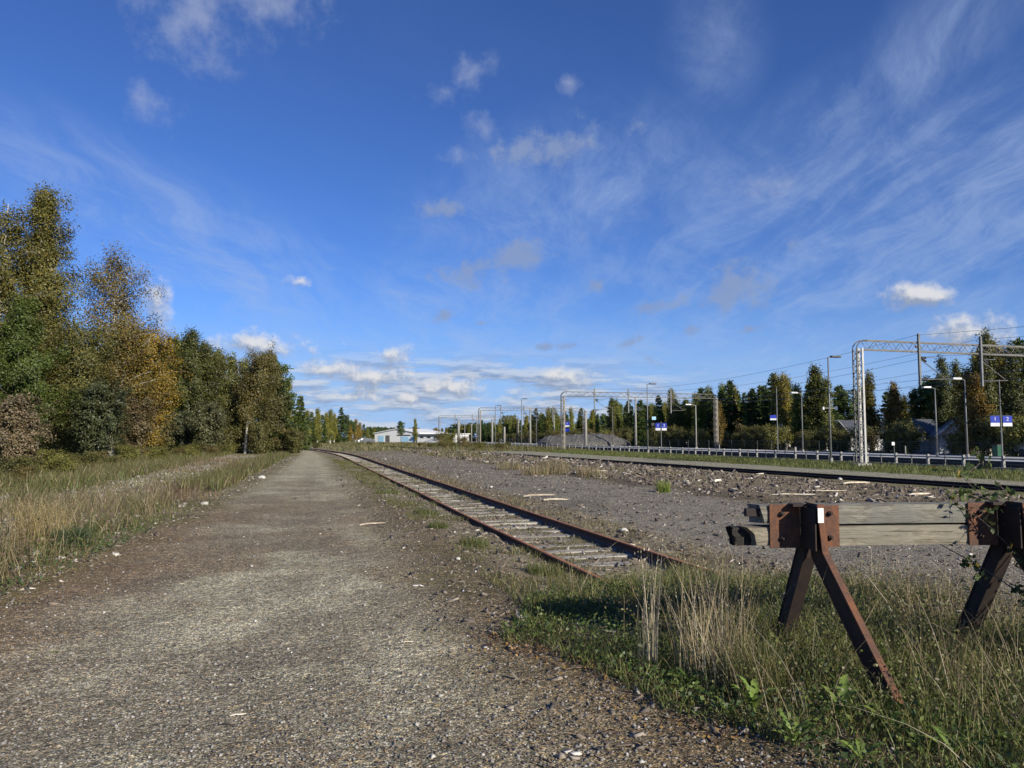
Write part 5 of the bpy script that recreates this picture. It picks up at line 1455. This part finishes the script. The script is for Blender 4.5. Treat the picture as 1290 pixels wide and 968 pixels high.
def lettering(txt, size, loc, rot, parent, mat, name='lettering'):
    cu = bpy.data.curves.new(name, 'FONT'); cu.body = txt; cu.size = size; cu.align_x = 'CENTER'; cu.align_y = 'CENTER'; cu.extrude = .004
    ob = bpy.data.objects.new(name, cu); C.objects.link(ob)
    dg = bpy.context.evaluated_depsgraph_get(); me = bpy.data.meshes.new_from_object(ob.evaluated_get(dg)); bpy.data.objects.remove(ob)
    me.materials.clear(); me.materials.append(mat)
    return link(name, me, parent, loc=loc, rot=rot)
def sign_post(px, v, H, zs, panels, label, base=.18, r=.06, wdt=.62, hgt_=.78, head=False):
    y, Y = col_y(px, v); o = empty('platform_sign', (v, y, base), -YAW - .2, label, 'sign')
    MB().tube([(0, 0, 0), (0, 0, H)], [r, r * .7], 8).build('pole', M['pole'], o)
    MB().box((0, 0, zs + hgt_ * .52), (wdt * 2.1 if len(panels) > 1 else wdt * 1.1, .05, .05)).build('bracket', M['dark'], o)
    for dx_, num in panels:
        p = MB().box((dx_, -.06, zs + hgt_ * .16), (wdt, .05, hgt_ * .66)).build('blue_panel', M['blue_sign'], o)
        MB().box((dx_, -.0605, zs - hgt_ * .34), (wdt, .052, hgt_ * .33)).build('white_panel', M['white'], o)
        if num: lettering(num, hgt_ * .5, (dx_, -.092, zs + hgt_ * .18), (radians(90), 0, 0), o, M['white'])
    return o
sign_post(1261.8, 50.5, 5.9, 2.78, [(-.42, '1'), (.42, '2')], 'pair of blue platform signs with white lower edge near the right edge')
sign_post(833, 47.5, 3.75, 3.0, [(-.42, '1'), (.42, '2')], 'pair of blue platform signs in the middle, on a short pole', wdt=.66, hgt_=1.0)
o = sign_post(979.5, 46.3, 6.6, 3.55, [(-.38, '')], 'single pale blue sign on a tall pole left of the lamp with white head', wdt=.6, hgt_=.5)
MB().box((.35, -.05, 2.75), (.25, .22, .34)).build('loudspeaker', M['dark'], o, bevel=.02)
o = sign_post(711.5, 36.6, 4.4, 3.6, [(.35, '1')], 'blue sign with white numeral beside the second gantry column', wdt=.72, hgt_=.8, base=0)
MB().box((.35, -.06, 2.75), (.6, .05, .5)).build('blue_panel', M['blue_sign'], o)
# tall lamp's side sign
y, Y = col_y(819, 35.4)
o = empty('hanging_sign', (35.4 + .05, y - .12, 0), -YAW, 'small pale blue sign fixed halfway up the tall fence lamp', 'sign')
MB().box((.33, 0, 3.75), (.42, .05, .34)).build('sign_panel', M['skyblue'], o); MB().box((.20, 0, 3.1), (.30, .2, .32)).build('loudspeaker', M['dark'], o)
# bin and notice by the right sign
y, Y = col_y(1256, 53.6)
o = empty('waste_bin', (53.6, y, .2), 0, 'dark green waste bin left of the right sign pole', 'bin')
MB().box((0, 0, .45), (.55, .5, .85)).build('body', M['green_bin'], o, bevel=.03); MB().box((0, 0, .92), (.6, .55, .08)).build('lid', M['dark'], o, bevel=.02)
y, Y = col_y(1126, 53)
o = empty('notice_sign', (53, y, .2), -YAW, 'small white notice on a thin post in front of the house', 'sign')
MB().tube([(0, 0, 0), (0, 0, 1.1)], .03, 6).build('post', M['pole'], o); MB().box((-.1, -.04, .95), (.26, .03, .30)).build('panel', M['white'], o)

# ------------------------------------------------------------------ buildings
def house(loc, rz, L, Wd, eave, peak, label, wallm, roofm, gable_windows=True, name='house'):
    o = empty(name, loc, rz, label, 'house')
    hx, hy = Wd / 2, L / 2
    m = MB(); m.add([(-hx, -hy, -.5), (hx, -hy, -.5), (hx, hy, -.5), (-hx, hy, -.5), (-hx, -hy, eave), (hx, -hy, eave), (hx, hy, eave), (-hx, hy, eave), (0, -hy, peak), (0, hy, peak)],
          [(0, 1, 5, 8, 4), (2, 3, 7, 9, 6), (1, 2, 6, 5), (3, 0, 4, 7)])
    m.build('wall', M[wallm], o)
    sl = (peak - eave) / hx
    for s_ in (-1, 1):
        e = hx + .45
        r = MB(); r.add([(0, -hy - .4, peak + .06), (s_ * e, -hy - .4, peak + .06 - sl * e), (s_ * e, hy + .4, peak + .06 - sl * e), (0, hy + .4, peak + .06),
                         (0, -hy - .4, peak + .20), (s_ * e, -hy - .4, peak + .20 - sl * e), (s_ * e, hy + .4, peak + .20 - sl * e), (0, hy + .4, peak + .20)],
                        [(0, 1, 2, 3), (4, 7, 6, 5), (0, 4, 5, 1), (1, 5, 6, 2), (2, 6, 7, 3)])
        r.build('roof', M[roofm], o)
        MB().beam((0, -hy - .42, peak + .1), (s_ * e, -hy - .42, peak + .1 - sl * e), .05, .24).build('bargeboard', M['white'], o)
    if gable_windows:
        for wx in (-1.2, 1.2):
            f = MB().box((wx, -hy - .02, 1.3), (1.1, .08, 1.2)).build('window', M['white'], o); MB().box((wx, -hy - .045, 1.3), (.9, .06, 1.0)).build('pane', M['glass'], f)
    return o
y, Y = col_y(1198, 70)
h = house((70, y, .0), -.62, 6, 3.3, 2.1, 3.7, 'small white gabled house half hidden by bushes right of the first gantry hanger', 'white', 'rooftin', False)
f = MB().box((0, -3.03, 1.5), (.9, .08, .9)).build('window', M['galv'], h); MB().box((0, -3.05, 1.5), (.7, .06, .7)).build('pane', M['glass'], f)
y, Y = col_y(1158, 71)
h = house((71, y, .0), -1.84, 3.2, 5.0, 2.3, 3.7, 'low house with dark grey tin roof left of the white gable', 'white', 'rooftin', False)
MB().box((0, 0, 0), (.3, .3, .6)).build('chimney', M['concrete'], h, loc=(.2, -1.0, 3.8))
y, Y = col_y(1084, 74)
house((74, y, .0), -1.84, 5.2, 5.6, 2.4, 3.9, 'long low building with grey roof behind the lattice gantry column', 'white', 'rooftin', False)
# long white depot
Cx, Cy = at(528, 225); Lx, Ly = at(472, 232)
fv = Vector((Lx - Cx, Ly - Cy, 0)); Wf = fv.length
rz = atan2(-fv.y, -fv.x)
dep = empty('depot_building', ((Cx + Lx) / 2, (Cy + Ly) / 2, 0), rz, 'long low white depot with pale blue panels and dark band windows', 'building')
hx = Wf / 2; Ld = 16; ev = 2.85; pk = 4.15
MB().add([(-hx, 0, -.3), (hx, 0, -.3), (hx, Ld, -.3), (-hx, Ld, -.3), (-hx, 0, ev), (hx, 0, ev), (hx, Ld, ev), (-hx, Ld, ev), (.0, 0, pk), (.0, Ld, pk)],
         [(0, 1, 5, 8, 4), (2, 3, 7, 9, 6), (1, 2, 6, 5), (3, 0, 4, 7)]).build('wall', M['white'], dep)
for s_ in (-1, 1):
    MB().add([(0, -.3, pk + .03), (s_ * (hx + .4), -.3, ev - .02), (s_ * (hx + .4), Ld + .3, ev - .02), (0, Ld + .3, pk + .03), (0, -.3, pk + .25), (s_ * (hx + .4), -.3, ev + .2), (s_ * (hx + .4), Ld + .3, ev + .2), (0, Ld + .3, pk + .25)],
             [(0, 1, 2, 3), (4, 7, 6, 5), (0, 4, 5, 1), (1, 5, 6, 2), (2, 6, 7, 3)]).build('roof', M['white'], dep)
for x0, x1, z0, z1 in ((-6.7, -4.6, .3, 2.2), (1.6, 4.4, .3, 2.0), (5.2, 7.0, .2, 2.3)):
    MB().box(((x0 + x1) / 2, -.03, (z0 + z1) / 2), (x1 - x0, .07, z1 - z0)).build('blue_panel', M['skyblue'], dep)
MB().box((2.6, -.05, 2.35), (4.8, .1, .28)).build('canopy', M['dark'], dep)
MB().box((-3.2, -.05, 1.2), (1.4, .08, 2.2)).build('door', M['galv'], dep)
# its low right wing
MB().box((hx + 6.5, 3.0, 1.25), (13, 8, 2.7)).build('wing_wall', M['white'], dep)
MB().box((hx + 6.6, 2.9, 2.72), (13.6, 8.8, .22)).build('wing_roof', M['white'], dep)
MB().box((hx + 6.6, -1.45, 2.50), (13.4, .2, .18)).build('eave', M['dark'], dep)
for k_ in range(5):
    f = MB().box((hx + 1.6 + k_ * 2.4, -1.02, 1.75), (1.2, .08, .55)).build('window', M['galv'], dep); MB().box((hx + 1.6 + k_ * 2.4, -1.045, 1.75), (1.0, .06, .42)).build('pane', M['glass'], f)
# bridge
x, y = at(652, 400)
br = empty('road_bridge', (x, y, 0), -YAW, 'pale concrete road bridge crossing the railway far away', 'bridge')
MB().box((0, 0, 4.6), (21, 6, 1.0)).build('deck', M['concrete'], br); MB().box((0, -3.05, 5.35), (21, .1, .5)).build('parapet', M['galv'], br)
for k_ in (-7, -2.4, 2.4, 7): MB().box((k_, 0, 2.1), (.7, 3.5, 4.2)).build('pier', M['concrete'], br)
# stone heap
def heap():
    x0, y0 = at(735, 139); n_, m_ = 60, 16; V = []; F = []
    for i in range(n_ + 1):
        u = i / n_ * 2 - 1
        top = 1.75 * (1 - abs(u) ** 5) ** .9 * (.92 + .10 * sin(u * 5)) + .15 * (u > -.5 and u < .2)
        for j in range(m_ + 1):
            w_ = j / m_ * 2 - 1
            wid = 4.6 * (1 - abs(u) ** 4) ** .5 + .3
            prof = (1 - abs(w_) ** 1.5)
            rid = (.30 + .2 * sin(u * 23)) * abs(((u * 13 + sin(u * 9) * 1.1 + sin(u * 31) * .35 + w_ * 1.6) % 1) - .5) * (1 - abs(w_) * .4) * min(1, top)
            V.append((u * 8.7, w_ * wid, top * prof + .55 * (abs(w_) < .98) * (abs(u) < .97) + rid + random.uniform(-.04, .04) - (.4 if abs(w_) > .98 or abs(u) > .97 else 0)))
    for i in range(n_):
        for j in range(m_):
            a = i * (m_ + 1) + j; F.append((a, a + m_ + 1, a + m_ + 2, a + 1))
    m = MB(); m.v = V; m.f = F
    o = m.build('stone_heap', M['heap'], loc=(x0, y0, 0), rot=(0, 0, -YAW))
    tag(o, 'long grey heap of crushed stone with furrowed sides beyond the fence', 'stone heap')
heap()

# ------------------------------------------------------------------ cars
def make_car(loc, rz, color, label, cat='car'):
    o = empty('parked_car', loc, rz, label, cat)
    prof = [(-2.1, .30), (-2.15, .75), (-1.95, .92), (-1.35, 1.0), (-.95, 1.42), (.85, 1.45), (1.45, .98), (2.05, .85), (2.15, .5), (2.1, .30)]
    k = len(prof); m = MB(); V = []
    for s_, f in ((-.84, 0), (-.80, 1), (.80, 1), (.84, 0)):
        for (a, b) in prof: V.append((a, s_ * (1 if b < 1.05 else .82), b))
    F = [[r * k + j, r * k + (j + 1) % k, (r + 1) * k + (j + 1) % k, (r + 1) * k + j] for r in range(3) for j in range(k)]
    F += [list(range(k))[::-1], list(range(3 * k, 4 * k))]
    m.v = V; m.f = F; m.build('body', M['white'], o, color=color)
    for s_ in (-1, 1):
        MB().add([(-1.2, s_ * .79, 1.03), (1.25, s_ * .79, 1.03), (.78, s_ * .72, 1.38), (-.88, s_ * .72, 1.38)], [(0, 1, 2, 3)]).build('side_window', M['glass'], o)
        MB().box((2.14, s_ * .6, .68), (.06, .3, .14)).build('headlight', M['white'], o)
        for xx in (-1.3, 1.3):
            MB().tube([(xx, s_ * .66, .31), (xx, s_ * .87, .31)], .31, 14).build('wheel', M['dark'], o)
    MB().add([(1.42, -.66, 1.04), (1.42, .66, 1.04), (.93, .6, 1.42), (.93, -.6, 1.42)], [(0, 1, 2, 3)]).build('windscreen', M['glass'], o)
    return o
for px, Y, rz_, col, lab in [(645, 235, 1.1, (.03, .03, .03), 'black parked car by the far station poles'), (627, 300, .1, (1, 1, 1), 'white parked car left of the black car, far away'), (633, 310, .3, (.9, .9, .9), 'second white parked car close to the black car'),
                             (463, 215, .3, (.10, .12, .14), 'dark car parked left of the white depot'), (459, 222, .5, (.9, .9, .9), 'pale car behind the dark car left of the depot')]:
    x, y = at(px, Y); make_car((x, y, 0), rz_ - YAW, col, lab)
# cars behind the platform at the right edge
y, Y = col_y(1312, 57); make_car((57.2, y, .2), 1.4, (.65, .66, .68), 'silver car behind the platform at the right edge')

# ------------------------------------------------------------------ say which one: ordinal from the nearest landmark
MARKS = [(310, 'the leaning white birch'), (178, 'the golden birch'), (42, 'the tallest birch'), (238, 'the full dark birch'), (379, 'the end of the road'), (433, 'the tallest road end spruce'), (515, 'the white depot'), (577, 'the thick grey pole'),
         (612, 'the third gantry column'), (652, 'the bridge'), (708, 'the second gantry column'), (772, 'the heap\'s right end'), (816, 'the tall fence lamp'), (895, 'the second gantry\'s far leg'), (979, 'the single blue sign'),
         (1046, 'the cross armed lamp'), (1085, 'the nearest gantry column'), (1155, 'the first gantry hanger'), (1218, 'the pale lamp pole'), (1262, 'the paired signs at right')]
ORD = ['nearest', 'second', 'third', 'fourth', 'fifth', 'sixth', 'seventh', 'eighth', 'ninth', 'tenth', 'eleventh', 'twelfth', 'thirteenth', 'fourteenth', 'fifteenth', 'sixteenth']
WHERE = {'undergrowth behind the platforms': 'in the undergrowth beyond the platforms', 'trees behind the station on the right': 'in the front row behind the station', 'second row of trees on the right': 'in the shaded second tree row', 'rearmost row of trees on the right': 'in the rearmost tree row',
         'knee high shrubs on the left': 'in the left rough grass', 'trees at the far end of the road': 'in the receding row', 'trees on the far horizon': 'on the far horizon', 'low shrubs beyond the second track': 'beyond the second track',
         'low shrubs between the far tracks': 'between the far tracks', 'trees inside the left wood': 'deep in the left wood'}
buckets = {}
for o in list(C.objects):
    if o.parent is None and o.get('group') in WHERE:
        x, y = o.location.x, o.location.y; X = x * cT - y * sT; Yc = x * sT + y * cT; px = 645 + F_PX * X / Yc
        mpx, mn = min(MARKS, key=lambda q: abs(q[0] - px)); kw = {'birch_tree': 'birch', 'spruce_tree': 'spruce', 'pine_tree': 'pine', 'shrub': 'shrub'}[o.name.split('.')[0]]
        buckets.setdefault((o['group'], mn, px > mpx, kw), []).append((abs(px - mpx), o))
for (g_, mn, rt, kw), lst in buckets.items():
    lst.sort(key=lambda q: q[0])
    for i, (_, o) in enumerate(lst):
        o['label'] = '%s %s %s of %s %s' % (ORD[min(i, 15)], kw, 'right' if rt else 'left', mn, WHERE[g_])
